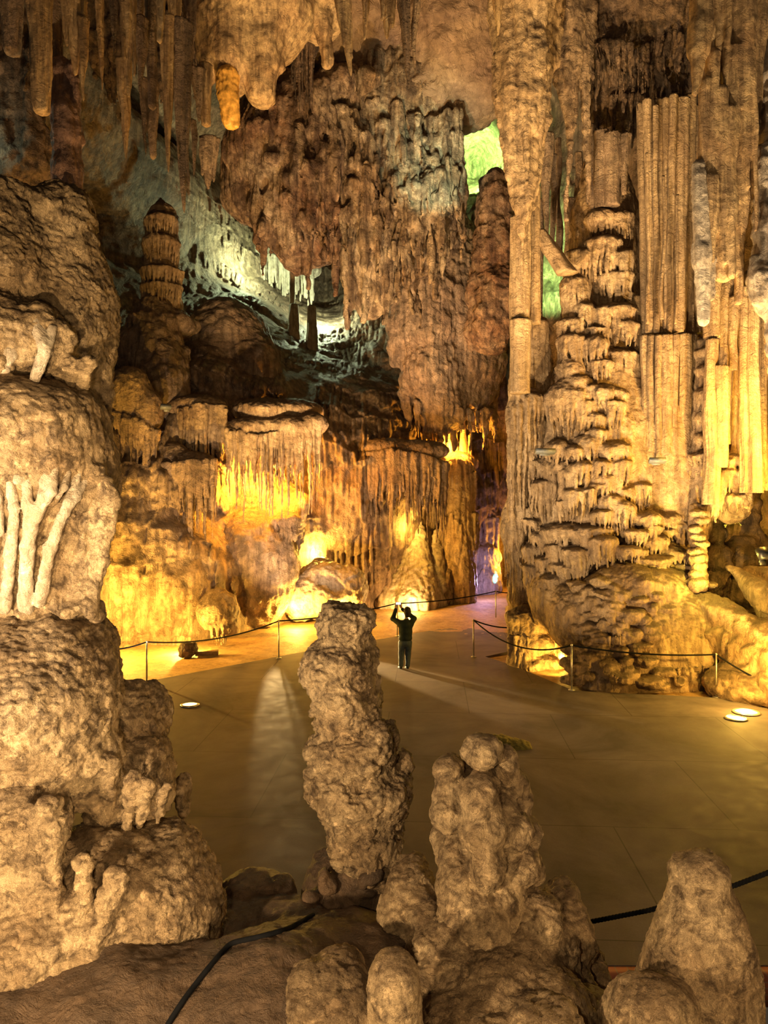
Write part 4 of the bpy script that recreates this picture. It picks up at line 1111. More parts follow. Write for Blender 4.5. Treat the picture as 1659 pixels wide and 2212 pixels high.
# little stalagmites in the green-lit alcove
for (u, vt, vb, w, lab) in [(634, 655, 762, 30, 'left one of two small stalagmites in the green-lit alcove'), (674, 658, 772, 26, 'right one of two small stalagmites in the green-lit alcove, dark-tipped')]:
    V, Q = lathe(u, vb, vt, 39.0, w * 1.3, w * .62, rough=.1, flute=.06, power=.6, seg=32)
    tag(put('stalagmite', V, Q, M_TAN), lab, 'stalagmite')
V, Q = lathe(631, 540, 656, 39.6, 14, 11, rough=.06, taper_tip=False, seg=24)
tag(put('stone_column', V, Q, M_TAN), 'thin pole-like column above the small stalagmites of the green-lit alcove', 'rock column')
R = Rock(0.06)
R.ell(655, 800, 40, 120, 45, 2.0, k=.3)
tag(R.build('rock_ledge', M_WALL, [('warp', .15, .8), ('fbm', .1, 2.5)]), 'rounded ledge carrying the two small stalagmites', 'rock')
R = Rock(0.05)
R.fringe([(560, 545, 44), (620, 560, 44), (676, 580, 44)], 70, 4, 42, jd=.3, taper=.6, var=.2)
R.cone((560, 540, 44.5, 18), (676, 582, 44.5, 18), k=.2)
tag(R.build('flowstone_curtain', M_PALE, [('fbm', .05, 3)]), 'pale bright curtain of thin pipes at the back of the green-lit alcove', 'flowstone')
# rounded brown hilltop and tilted slab
R = Rock(0.065)
R.ell(490, 760, 34.0, 100, 110, 2.2, k=.4); R.ell(450, 800, 32.6, 90, 60, 1.4, k=.4); R.ell(540, 800, 33.0, 70, 80, 1.4, k=.4)
for i in range(20): u = random.uniform(380, 600); v = random.uniform(770, 860); R.tier(u, v, 31.6 + random.uniform(-.2, .3), random.uniform(18, 30), 9, 28, rd=.4)
R.tier(560, 800, 32.0, 36, 14, 40, rd=.5); R.tier(595, 850, 31.2, 24, 14, 50, rd=.5)
tag(R.build('rock_mound', M_WALL, [('warp', .2, .7), ('lump', .10, 1.6), ('fbm', .06, 3)]), 'rounded brown hump with a bald pale patch above the hanging curtains', 'rock')

# the long curtains over the orange recess
def curtain(name, lab, pts, L, r, n, body, mat=M_TAN, group=None, var=.5, jd=.25):
    R = Rock(0.04)
    for b in body: R.ell(*b, k=.2)
    R.fringe(pts, L, r, n, jd=jd, var=var)
    R.fringe([(p[0], p[1] - 5, p[2] - .12) for p in pts], L * .6, r * 1.1, n, jd=.1, var=.5)
    tag(R.build(name, mat, [('warp', .06, 1.0), ('flute', .035, 5.0, .4), ('fbm', .03, 5)]), lab, 'flowstone', group)


curtain('flowstone_curtain', 'long grey curtain of drips hanging before the orange-lit recess', [(490, 930, 27.4), (560, 945, 27.4), (620, 935, 27.6), (690, 925, 28.0)], 125, 4.2, 66,
        [(540, 925, 27.8, 60, 26, .6), (620, 925, 27.9, 60, 26, .6), (675, 915, 28.2, 34, 26, .6), (575, 890, 28.8, 70, 30, 1.3), (640, 890, 29.2, 60, 26, 1.3)], var=.55)
curtain('flowstone_curtain', 'dense curtain left of the dark cleft, above the yellow-lit wall', [(385, 890, 27.8), (430, 880, 27.6), (485, 885, 27.8)], 130, 4.6, 46,
        [(430, 875, 28.2, 60, 20, .6), (400, 880, 28.2, 40, 20, .5)], var=.4)
curtain('flowstone_curtain', 'dim lower curtain dropping to the top of the yellow-lit wall', [(355, 1010, 26.8), (410, 1000, 26.6), (465, 1000, 26.9)], 150, 5.2, 40,
        [(410, 1000, 27.2, 60, 26, .6), (370, 985, 27.3, 40, 30, .5)], mat=M_WALL, var=.4)
curtain('flowstone_curtain', 'grey-brown curtain right of centre, under the dark ledge', [(790, 985, 32.0), (850, 980, 31.8), (920, 990, 32.0), (965, 1010, 32.4)], 130, 5.0, 62,
        [(830, 970, 32.4, 60, 26, .7), (900, 975, 32.5, 70, 26, .7)], mat=M_WALL, var=.4)
curtain('flowstone_curtain', 'short pinkish curtain beside the near left rock', [(245, 900, 26.6), (290, 910, 26.4), (340, 940, 26.6)], 75, 6.5, 22,
        [(280, 850, 26.8, 50, 60, .7), (320, 890, 26.8, 36, 50, .6)], mat=M_WALL, var=.5)
# niche with small lit stalagmites
ni = empty('flowstone_basin', P(985, 1000, 36), 'orange-glowing bowl of flowstone holding a row of small stalagmites', 'flowstone')
R = Rock(0.05)
R.ell(965, 1000, 36.2, 70, 30, 1.1, k=.2); R.ell(975, 962, 36.3, 52, 32, .9, k=.15, sub=True); R.cone((905, 890, 35.4, 5), (960, 1000, 35.2, 14), k=.2); R.cone((985, 1010, 35.6, 34), (995, 1130, 35.5, 34), k=.3)
R.build('bowl', M_TAN, [('warp', .1, 1.0), ('flute', .06, 3.6, .3), ('fbm', .05, 4)], ni)
for (u, vt, w) in [(930, 925, 14), (948, 915, 12), (972, 908, 14), (985, 945, 9), (1000, 938, 16), (1014, 950, 8), (958, 950, 8)]:
    V, Q = lathe(u, 1000, vt - 12, 35.7, w * 1.5, w * .7, rough=.12, flute=.08, seg=20)
    put('small_stalagmite', V, Q, M_TAN, ni)
R = Rock(0.045)
R.cone((993, 1010, 35.3, 32), (990, 1290, 34.6, 40), k=.2); R.fringe([(962, 1020, 35.0), (1025, 1020, 35.0)], 250, 5, 20, var=.2, jd=.2); R.fringe([(955, 1120, 34.6), (1030, 1110, 34.6)], 160, 5, 18, var=.2, jd=.2)
tag(R.build('stone_column', M_TAN, [('warp', .08, .8), ('flute', .07, 3.6, .2), ('fbm', .04, 4)], zmin=-.1), 'fluted brown column falling from the orange bowl to the earth', 'rock column')
R = Rock(0.045)
R.cone((1048, 1120, 38.6, 16), (1045, 1270, 37.8, 40), k=.2); R.fringe([(1020, 1120, 38.0), (1075, 1120, 38.0)], 140, 5, 18, var=.2, jd=.2); R.ell(1050, 1200, 37.8, 34, 26, .4)
tag(R.build('flowstone_curtain', M_PALE, [('warp', .08, .8), ('flute', .07, 3.6, .2), ('fbm', .04, 4)], zmin=-.1), 'mauve-lit ribbed flowstone left of the great column\'s foot', 'flowstone')
# pale lit flowstone apron
R = Rock(0.045)
R.cone((905, 1130, 34.6, 8), (900, 1300, 33.2, 52), k=.3); R.cone((900, 1180, 34.4, 20), (840, 1300, 33.4, 30), k=.3); R.cone((945, 1150, 34.8, 10), (945, 1300, 33.6, 26), k=.2)
tag(R.build('flowstone_apron', M_PALE, [('warp', .1, .8), ('flute', .08, 3.0, .25), ('fbm', .05, 4)], zmin=-.1), 'tall pale glowing flowstone apron tapering to a bright peak behind the visitor', 'flowstone')

# ---------------------------------------------------------------- boulders at the wall foot
R = Rock(0.05)
R.ell(550, 1230, 28.9, 92, 130, 1.5, k=.3); R.ell(555, 1140, 30.2, 100, 130, 1.3, k=.3); R.ell(600, 1110, 29.8, 60, 60, 1.0, k=.3); R.cone((590, 1150, 28.8, 26), (650, 1090, 29.4, 22), k=.3)
R.tier(615, 1120, 28.2, 34, 12, 50, rd=.4)
tag(R.build('boulder', M_WALL, [('warp', .15, .8), ('lump', .10, 1.4), ('flute', .04, 3, .3), ('fbm', .06, 3)], zmin=-.1), 'large rounded pinkish rock bulging from the wall between the two yellow-lit areas', 'boulder')
R = Rock(0.035)
R.ell(470, 1320, 25.6, 46, 46, .9, k=.2); R.ell(490, 1350, 25.4, 26, 20, .5); R.fringe([(455, 1355, 25.0), (490, 1355, 25.0)], 34, 3, 14, var=.2)
tag(R.build('boulder', M_WALL, [('warp', .1, 1.2), ('lump', .05, 3), ('fbm', .04, 5)], zmin=-.1), 'round pale boulder behind the left rope with drips along its underside', 'boulder')
R = Rock(0.04)
R.ell(700, 1280, 30.0, 90, 62, 1.0, k=.25); R.ell(650, 1290, 29.8, 46, 50, .8, k=.2); R.ell(755, 1280, 30.2, 40, 56, .8, k=.2); R.ell(700, 1235, 30.6, 36, 28, .5, k=.2)
R.cone((695, 1255, 29.2, 18), (725, 1270, 29.2, 16), k=.2, sub=True)
tag(R.build('boulder', M_PALE, [('warp', .15, 1.0), ('lump', .07, 2.4), ('fbm', .06, 4)], zmin=-.1), 'low glowing yellow boulder between the rope and the wall, left of centre', 'boulder')
R = Rock(0.03)
R.cone((968, 1232, 34.0, 6), (958, 1290, 33.6, 16), k=.05)
tag(R.build('rock', M_WALL, [('warp', .1, 1.8), ('fbm', .05, 4)], zmin=-.1), 'small dark upright slab leaning in a hole at the foot of the wall', 'rock')
R = Rock(0.025)
p = fl(405, 1415); R.ell(405, 1403, p[1], 22, 16, .3)
tag(R.build('stone', M_DARK, [('warp', .1, 2), ('lump', .05, 4), ('fbm', .04, 6)], zmin=-.1), 'dark loose stone on the ochre earth behind the left rope', 'stone')
V, Q = boxq(fl(447, 1410, .02), (.7, .35, .12), .2)
tag(put('stone_slab', V, Q, M_DIRT, smooth=False), 'thin flat slab lying right of the dark loose stone', 'stone')

# ================================================================ near rocks
FSP = [('warp', .06, 2.0), ('lump', .024, 6.0), ('crease', .014, 5.5), ('fbm', .020, 6.0), ('crease', .009, 13.0), ('pit', .012, 20.0), ('fbm', .006, 30.0)]
# left tiered mass
M_CALC = rockmat('white_drip_calcite', (0.74, 0.63, 0.48), (0.56, 0.43, 0.28), (0.26, 0.17, 0.10), 3.0, 0.4, 0.0, 0.7, cover=0.5)
R = Rock(0.017)
R.ell(-10, 580, 5.7, 125, 190, .5, k=.10); R.ell(20, 470, 5.8, 56, 76, .35, k=.1)
R.ell(128, 480, 6.05, 66, 72, .34, k=.10); R.ell(150, 600, 6.05, 78, 150, .36, k=.14); R.ell(160, 710, 6.0, 90, 160, .4, k=.15); R.cone((205, 800, 6.0, 36), (226, 902, 6.0, 9), k=.08)
R.ell(185, 470, 6.15, 14, 50, .15, k=.08)
R.ell(60, 735, 5.5, 88, 72, .38, k=.05); R.ell(-20, 740, 5.35, 86, 100, .38, k=.06)
for u, v0, v1, r in [(130, 730, 850, 20), (180, 790, 860, 16), (150, 780, 870, 14)]:
    R.cone((u, v0, 5.45, r), (u - 4, v1, 5.55, r * .4), k=.05)
lobe = tag(R.build('flowstone_stalagmite', M_FORE, FSP), 'warmly lit top lobe of the near left rock, level with the banded stalagmite', 'rock')
R = Rock(0.014)
for pts in [[(2, 690, 20), (14, 760, 15), (12, 850, 9)], [(45, 700, 16), (22, 770, 12)], [(70, 690, 14), (92, 750, 13), (76, 822, 10)], [(112, 710, 11), (90, 770, 9)], [(-20, 700, 16), (-14, 850, 10)]]:
    for a, b in zip(pts[:-1], pts[1:]): R.cone((a[0], a[1], 5.16 + .0006 * (a[1] - 690) + .10 * (a[1] < 720), a[2]), (b[0], b[1], 5.16 + .0006 * (b[1] - 690), b[2]), k=.03)
R.build('white_ribs', M_CALC, [('warp', .03, 2.2), ('fbm', .010, 9.0), ('fbm', .004, 30.0)])
rb = SC.collection.objects[-1]; rb.parent = lobe; rb.location = rb.location - lobe.location; tag(rb, 'white drip ribs')
R = Rock(0.016)
R.ell(60, 930, 5.55, 160, 118, .62, k=.12); R.ell(140, 905, 5.6, 74, 82, .42, k=.10); R.ell(150, 990, 5.6, 94, 90, .48, k=.10); R.ell(205, 1040, 5.75, 42, 70, .3, k=.1)
R.cone((60, 1040, 6.15, 100), (70, 1340, 6.1, 70), k=.15, flat=.6)
for pts in [[(205, 1010, 18), (160, 1150, 16), (118, 1310, 15)], [(225, 1040, 18), (185, 1180, 16), (150, 1310, 14)], [(240, 1060, 15), (222, 1170, 15), (178, 1300, 16)], [(246, 1080, 12), (240, 1150, 12), (205, 1290, 14)],
            [(-16, 990, 20), (-10, 1310, 14)], [(180, 1180, 12), (150, 1290, 10)], [(110, 1040, 14), (104, 1140, 11), (112, 1240, 8)]]:
    for a, b in zip(pts[:-1], pts[1:]): R.cone((a[0], a[1], 5.35, a[2]), (b[0], b[1], 5.35, b[2]), k=.035)
R.ell(60, 1010, 5.4, 110, 60, .36, k=.1)
for u, v, r in [(150, 1320, 26), (60, 1320, 22), (190, 1310, 30), (205, 1330, 20)]: R.ell(u, v, 5.4, r, 16, .16, k=.04)
for pts in [[(20, 990, 18), (30, 1100, 17), (22, 1200, 18), (12, 1315, 20)], [(62, 985, 20), (60, 1090, 17), (62, 1180, 18), (54, 1312, 24)], [(105, 985, 18), (92, 1070, 16), (68, 1160, 15)],
            [(135, 990, 18), (115, 1080, 16), (76, 1150, 15)], [(175, 1000, 17), (152, 1085, 17), (112, 1190, 18), (88, 1300, 20)], [(205, 1010, 15), (168, 1085, 14), (140, 1130, 12)]]:
    for a, b in zip(pts[:-1], pts[1:]): R.cone((a[0], a[1], 5.13 + max(0, a[0] - 110) * .0028 + max(0, a[1] - 1000) * .0008, a[2]), (b[0], b[1], 5.13 + max(0, b[0] - 110) * .0028 + max(0, b[1] - 1000) * .0008, b[2]), k=.05)
dome = tag(R.build('flowstone_stalagmite', M_FORE, [('warp', .05, 2.2), ('flute', .012, 10.0, 1.2), ('lump', .014, 10.0), ('fbm', .016, 7.0), ('pit', .012, 20.0), ('fbm', .006, 30.0)]),
    'domed tier of the near left rock with white drapery ribs running down its face', 'rock')
R = Rock(0.013)
for pts in [[(20, 990, 14), (30, 1100, 11), (24, 1200, 12), (10, 1315, 12)], [(-8, 1000, 12), (0, 1150, 10)], [(62, 985, 15), (60, 1090, 11), (62, 1180, 13), (52, 1312, 16)], [(98, 985, 13), (92, 1070, 10), (66, 1160, 10)],
            [(120, 985, 12), (112, 1060, 10), (72, 1140, 10)], [(148, 995, 9), (140, 1050, 8), (128, 1075, 6)], [(172, 1000, 11), (150, 1085, 11), (110, 1190, 12), (84, 1300, 13)], [(200, 1010, 10), (165, 1075, 9), (146, 1110, 8)], [(45, 985, 12), (38, 1040, 9)]]:
    for a, b in zip(pts[:-1], pts[1:]): R.cone((a[0], a[1], 5.02 + .10 * (a[1] < 1012) + max(0, a[0] - 110) * .0028 + max(0, a[1] - 1000) * .0008, a[2] * (.7 if a[1] < 1012 else 1)), (b[0], b[1], 5.02 + max(0, b[0] - 110) * .0028 + max(0, b[1] - 1000) * .0008, b[2]), k=.03)
R.build('white_ribs', M_CALC, [('warp', .02, 2.2), ('fbm', .010, 9.0), ('fbm', .004, 30.0)])
rb = SC.collection.objects[-1]; rb.parent = dome; rb.location = rb.location - dome.location; tag(rb, 'white drapery ribs')
R = Rock(0.017)
R.ell(60, 1420, 5.6, 185, 100, .6, k=.12); R.ell(150, 1400, 5.55, 98, 82, .5, k=.1); R.ell(140, 1500, 5.35, 118, 120, .45, k=.12); R.ell(40, 1560, 5.2, 160, 160, .5, k=.15)
R.ell(120, 1620, 5.3, 100, 120, .4, k=.1); R.ell(205, 1520, 5.6, 50, 60, .3, k=.08)
R.ell(285, 1590, 5.9, 66, 110, .32, k=.12); R.ell(320, 1680, 5.75, 52, 92, .3, k=.1); R.ell(250, 1690, 5.6, 70, 110, .35, k=.12); R.ell(335, 1545, 6.1, 30, 62, .2, k=.08); R.ell(320, 1500, 6.1, 22, 26, .15, k=.06)
R.ell(200, 1640, 5.4, 60, 90, .3, k=.1)
for u, v0, v1, r in [(150, 1620, 1800, 24), (120, 1640, 1760, 20), (180, 1600, 1740, 20), (230, 1650, 1790, 18), (280, 1680, 1800, 16), (310, 1690, 1780, 14), (345, 1700, 1775, 12)]:
    R.cone((u, v0, 5.2, r), (u - 3, v1, 5.3, r * .4), k=.06)
tag(R.build('flowstone_stalagmite', M_FORE, FSP), 'wide flat-topped middle block of the near left rock', 'rock')
R = Rock(0.017)
R.ell(300, 1975, 5.4, 172, 180, .6, k=.15); R.ell(340, 1880, 5.5, 90, 96, .45, k=.12); R.ell(230, 1930, 5.2, 130, 130, .45, k=.12); R.ell(140, 2000, 5.0, 120, 130, .4, k=.12)
R.ell(30, 1780, 5.0, 110, 130, .4, k=.12); R.ell(60, 2030, 4.85, 90, 110, .35, k=.12); R.ell(180, 1840, 5.3, 60, 40, .3, k=.1)
for u0, u1, v0, v1, r in [(100, 60, 1740, 2060, 24), (60, 20, 1760, 2080, 26), (20, 0, 1780, 2060, 24), (130, 90, 1780, 2040, 20), (190, 150, 1860, 2080, 20), (250, 200, 1900, 2080, 22), (80, 40, 1900, 2100, 18)]:
    R.cone((u0, v0, 4.75, r), (u1, v1, 4.7, r * .7), k=.07)
R.ell(392, 1720, 6.2, 13, 44, .12, k=.03)
tag(R.build('flowstone_stalagmite', M_FORE, FSP), 'great lumpy boulder at the foot of the near left rock, resting on the ledge', 'rock')

# central stacked stalagmite
R = Rock(0.0145)
R.ell(744, 1352, 6.2, 60, 44, .25, k=.04); R.cone((744, 1345, 6.2, 50), (746, 1395, 6.2, 58), k=.05); R.ell(744, 1250, 6.2, 110, 66, .5, sub=True, k=.03)
R.ell(733, 1445, 6.15, 82, 70, .31, k=.06); R.ell(742, 1510, 6.15, 74, 74, .30, k=.08); R.ell(752, 1560, 6.12, 66, 40, .27, k=.05); R.ell(803, 1500, 6.3, 17, 68, .1, k=.04); R.ell(790, 1420, 6.25, 28, 50, .15, k=.04)
R.cone((700, 1628, 6.1, 28), (815, 1600, 6.1, 42), k=.04, flat=1.5); R.ell(770, 1625, 6.08, 84, 48, .31, k=.04); R.ell(700, 1655, 6.15, 34, 38, .2, k=.05)
R.ell(780, 1700, 6.15, 104, 62, .37, k=.05); R.cone((776, 1710, 6.15, 92), (796, 1880, 6.15, 62), k=.08); R.ell(868, 1690, 6.2, 17, 72, .14, k=.03); R.ell(690, 1680, 6.15, 28, 44, .2, k=.05); R.cone((858, 1740, 6.1, 16), (850, 1830, 6.1, 10), k=.04)
R.cone((720, 1760, 6.0, 16), (742, 1880, 5.95, 12), k=.04); R.cone((790, 1780, 5.9, 16), (800, 1890, 5.92, 14), k=.04)
for p0, p1 in [((676, 1606, 5.90, 7), (760, 1590, 5.76, 8)), ((760, 1590, 5.76, 8), (852, 1560, 5.88, 7)), ((662, 1688, 5.92, 7), (760, 1672, 5.72, 9)), ((760, 1672, 5.72, 9), (860, 1628, 5.86, 8)), ((670, 1400, 6.0, 6), (745, 1392, 5.88, 6)), ((745, 1392, 5.88, 6), (812, 1400, 6.0, 6))]:
    R.cone(p0, p1, k=.03, sub=True)
st = tag(R.build('stalagmite', M_FORE, [('warp', .07, 2.6), ('lump', .024, 8.5), ('crease', .026, 4.5), ('fbm', .020, 7.0), ('crease', .012, 12.0), ('pit', .014, 18.0), ('fbm', .008, 30.0)]),
         'tall stacked stalagmite with a flat top standing left of centre, in front of the paving', 'stalagmite')
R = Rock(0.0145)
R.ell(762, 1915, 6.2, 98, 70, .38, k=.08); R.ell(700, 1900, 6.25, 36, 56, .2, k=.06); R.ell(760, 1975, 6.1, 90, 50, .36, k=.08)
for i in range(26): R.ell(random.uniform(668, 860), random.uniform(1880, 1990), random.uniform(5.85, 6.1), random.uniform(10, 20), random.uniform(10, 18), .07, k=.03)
R.build('shadow_collar', M_FORED, [('warp', .05, 2.6), ('lump', .02, 9), ('fbm', .02, 7.0)])  # shadow under the lip, put into the dark rock colour
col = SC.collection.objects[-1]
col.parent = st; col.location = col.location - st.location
tag(col, 'collar round the foot of the stalagmite, shadow painted dark')

# knobbly stalagmite
R = Rock(0.0145)
for (u, v, d, a, b, c) in [(1037, 1622, 5.25, 44, 42, .15), (1090, 1655, 5.35, 25, 46, .12), (966, 1668, 5.3, 34, 38, .13), (1005, 1694, 5.35, 66, 26, .18), (965, 1722, 5.3, 30, 22, .12), (1030, 1690, 5.45, 60, 60, .2),
                           (962, 1762, 5.25, 34, 40, .13), (1036, 1738, 5.15, 42, 66, .16), (1040, 1790, 5.12, 52, 52, .17), (1104, 1690, 5.4, 30, 34, .13), (1122, 1738, 5.45, 21, 54, .12), (1080, 1745, 5.3, 34, 34, .13),
                           (1105, 1795, 5.25, 40, 44, .15), (1142, 1803, 5.35, 25, 32, .12), (985, 1842, 5.25, 48, 44, .16), (960, 1815, 5.4, 30, 40, .15), (1000, 1790, 5.35, 40, 40, .15), (1055, 1868, 5.05, 40, 58, .15),
                           (1126, 1872, 5.2, 40, 40, .15), (1152, 1880, 5.35, 20, 34, .12), (1095, 1860, 5.3, 60, 60, .2), (1000, 1925, 5.15, 58, 80, .2), (1018, 1990, 5.1, 72, 92, .24), (1080, 1930, 5.2, 50, 60, .2)]:
    R.ell(u, v, d, a, b, c, k=.035)
R.cone((1030, 1700, 5.5, 50), (1040, 2000, 5.3, 100), k=.1); R.cone((1025, 2010, 5.1, 70), (1040, 2130, 4.9, 60), k=.12)
tag(R.build('stalagmite', M_FORE, [('warp', .035, 3.0), ('lump', .016, 12.0), ('fbm', .016, 8.0), ('pit', .008, 22.0), ('fbm', .006, 34.0)]),
    'knobbly stalagmite like a heap of round lumps, right of the tall stacked one', 'stalagmite')
R = Rock(0.015)
for (u, v, d, a, b, c) in [(888, 1925, 5.5, 58, 66, .25), (868, 1970, 5.4, 44, 46, .2), (910, 1980, 5.3, 46, 50, .2), (1135, 1965, 5.3, 64, 60, .25), (1180, 1990, 5.15, 40, 50, .16), (1215, 1960, 5.5, 44, 60, .2), (1235, 2030, 5.4, 44, 70, .2), (1200, 2060, 5.2, 50, 60, .2),
                           (1262, 2080, 5.5, 36, 50, .16), (1285, 2130, 5.4, 30, 50, .15), (1165, 2090, 5.1, 70, 60, .25), (960, 2080, 5.0, 80, 90, .3), (1060, 2150, 4.8, 130, 90, .35), (1190, 2180, 4.8, 100, 90, .3), (930, 2180, 4.8, 110, 100, .3), (1080, 2070, 5.1, 110, 70, .3), (1240, 2140, 5.2, 50, 60, .2),
                           (1258, 2130, 5.25, 16, 40, .08), (1225, 2150, 5.1, 22, 40, .1), (1180, 2210, 4.4, 80, 50, .2), (1000, 2240, 4.4, 120, 60, .3)]:
    R.ell(u, v, d, a, b, c, k=.06)
R.ell(1150, 1955, 5.0, 40, 14, .12, k=.04, sub=True)
for i in range(16): R.ell(1245 + random.uniform(-20, 30), random.uniform(1960, 2130), 5.4, 9, 20, .05, k=.02)
tag(R.build('rock', M_FORE, [('warp', .05, 2.6), ('lump', .018, 9.0), ('crease', .014, 7.0), ('fbm', .016, 7.0), ('pit', .010, 20.0), ('fbm', .006, 30.0)]),
    'lumpy rock base spreading under the knobbly stalagmite', 'rock')
# right cone
R = Rock(0.014)
R.cone((1516, 1892, 4.75, 54), (1490, 2240, 4.75, 150), k=.1); R.ell(1512, 1890, 4.75, 62, 52, .18, k=.05); R.ell(1560, 2050, 4.75, 58, 130, .22, k=.1); R.ell(1590, 2180, 4.75, 44, 130, .2, k=.1)
tag(R.build('stalagmite', M_FORE, [('warp', .03, 2.6), ('lump', .007, 9.0), ('fbm', .014, 6.0), ('pit', .008, 16.0), ('fbm', .006, 34.0)]), 'smooth rounded cone-shaped stalagmite in the lower right corner', 'stalagmite')
R = Rock(0.014)
R.ell(1405, 2190, 4.35, 88, 84, .25, k=.08); R.ell(1360, 2230, 4.5, 60, 90, .2, k=.08); R.ell(1450, 2170, 4.5, 60, 60, .2)
tag(R.build('boulder', M_FORE, [('warp', .04, 2.6), ('lump', .010, 9.0), ('fbm', .016, 6.0), ('pit', .010, 16.0), ('fbm', .006, 34.0)]), 'low rounded boulder leaning against the foot of the smooth cone', 'boulder')
# bottom centre
R = Rock(0.012)
R.ell(850, 2130, 4.2, 56, 76, .17, k=.05); R.cone((850, 2120, 4.2, 52), (852, 2260, 4.15, 66), k=.05)
tag(R.build('stalagmite', M_FORE, [('warp', .02, 3), ('fbm', .012, 6.0), ('pit', .006, 20.0), ('fbm', .005, 34.0)]), 'short thumb-shaped stalagmite at the bottom centre', 'stalagmite')
R = Rock(0.014)
R.ell(735, 2105, 4.6, 62, 50, .25, k=.06); R.ell(670, 2150, 4.5, 64, 62, .25, k=.06); R.ell(740, 2180, 4.4, 80, 60, .25, k=.05); R.ell(640, 2210, 4.4, 44, 50, .2); R.ell(588, 2200, 4.4, 26, 26, .12, k=.03)
tag(R.build('boulder', M_FORE, [('warp', .03, 2.6), ('lump', .012, 9.0), ('fbm', .014, 6.0), ('pit', .010, 18.0), ('fbm', .006, 34.0)]), 'pair of merged rounded boulders left of the thumb-shaped stalagmite', 'boulder')
# ledge
R = Rock(0.022)
R.ell(250, 2330, 4.7, 330, 270, .9, k=.15); R.ell(560, 2250, 4.7, 250, 200, .8, k=.15); R.ell(500, 2010, 5.9, 80, 60, .5, k=.1); R.ell(590, 2000, 5.8, 90, 44, .45, k=.1); R.ell(760, 2120, 5.3, 200, 120, .6, k=.2)
R.ell(900, 2200, 5.0, 250, 120, .7, k=.2); R.ell(700, 2040, 5.8, 120, 50, .5, k=.15); R.ell(1150, 2260, 4.8, 250, 110, .6, k=.2); R.ell(-60, 2280, 4.5, 200, 150, .6, k=.15)
R.ell(1500, 2420, 4.8, 300, 160, .6, k=.2)
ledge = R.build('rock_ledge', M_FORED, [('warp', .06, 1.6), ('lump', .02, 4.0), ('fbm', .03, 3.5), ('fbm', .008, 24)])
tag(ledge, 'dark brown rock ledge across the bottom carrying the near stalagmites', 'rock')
R = Rock(0.016)
R.ell(548, 1930, 6.3, 80, 44, .32, k=.06); R.ell(600, 1930, 6.2, 34, 42, .2, k=.05); R.ell(565, 1945, 5.95, 40, 30, .16, k=.05, sub=True)
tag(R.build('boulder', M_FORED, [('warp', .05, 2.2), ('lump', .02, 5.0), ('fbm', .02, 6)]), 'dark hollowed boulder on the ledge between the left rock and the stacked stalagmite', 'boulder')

# pit in front of the paving, brick edging
def pit_z(x, y):
    return -0.75 + 0.2 * perlin(x * .8, y * .8, .5) + 0.05 * perlin(x * 3, y * 3, .5) + np.clip(5.2 - y, 0, 3) * 1.1
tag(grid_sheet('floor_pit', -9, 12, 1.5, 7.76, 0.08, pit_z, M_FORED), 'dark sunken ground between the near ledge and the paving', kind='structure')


def brick_mat():
    m = bpy.data.materials.new('red_brick'); m.use_nodes = True; nt = m.node_tree; b = nt.nodes['Principled BSDF']
    tc = nt.nodes.new('ShaderNodeTexCoord'); mp = nd(nt, 'ShaderNodeMapping'); mp.inputs['Rotation'].default_value = (math.pi / 2, 0, 0)
    nt.links.new(tc.outputs['Object'], mp.inputs['Vector']); br = nt.nodes.new('ShaderNodeTexBrick'); nt.links.new(mp.outputs[0], br.inputs['Vector'])
    br.inputs['Scale'].default_value = 4.0; br.inputs['Color1'].default_value = (.42, .14, .08, 1); br.inputs['Color2'].default_value = (.3, .1, .06, 1); br.inputs['Mortar'].default_value = (.25, .2, .15, 1)
    nt.links.new(br.outputs[0], b.inputs['Base Color']); b.inputs['Roughness'].default_value = .8
    return m


V, Q = boxq((1.5, 7.68, -0.16), (22, 0.18, 0.3))
tag(put('trim_1', V, Q, brick_mat(), smooth=False), 'low red brick edging under the front edge of the paving', kind='structure')

# ================================================================ rope barrier
def catenary(a, b, sag, n=28):
    a = np.array(a, float); b = np.array(b, float)
    t = np.linspace(0, 1, n)[:, None]
    p = a + (b - a) * t
    p[:, 2] -= (4 * sag * t * (1 - t))[:, 0]
    return p


def rope_mesh(pts, r, twist=0.0):
    pts = np.array(pts, float)
    if not twist:
        return tube(pts, r, 8)
    # three twisted strands
    seg = np.r_[0, np.cumsum(np.linalg.norm(np.diff(pts, axis=0), axis=1))]
    n = int(seg[-1] / (twist / 9))
    s = np.linspace(0, seg[-1], n)
    p = np.stack([np.interp(s, seg, pts[:, i]) for i in range(3)], 1)
    T = np.gradient(p, axis=0); T /= np.linalg.norm(T, axis=1)[:, None]
    A = np.cross(T, [0.02, .03, 1.0]); A /= np.linalg.norm(A, axis=1)[:, None]; B = np.cross(A, T)
    out = []
    for k in range(3):
        ph = s / twist * 2 * math.pi + k * 2.094
        out.append(tube(p + r * .52 * (np.cos(ph)[:, None] * A + np.sin(ph)[:, None] * B), r * .56, 6))
    return join(*out)


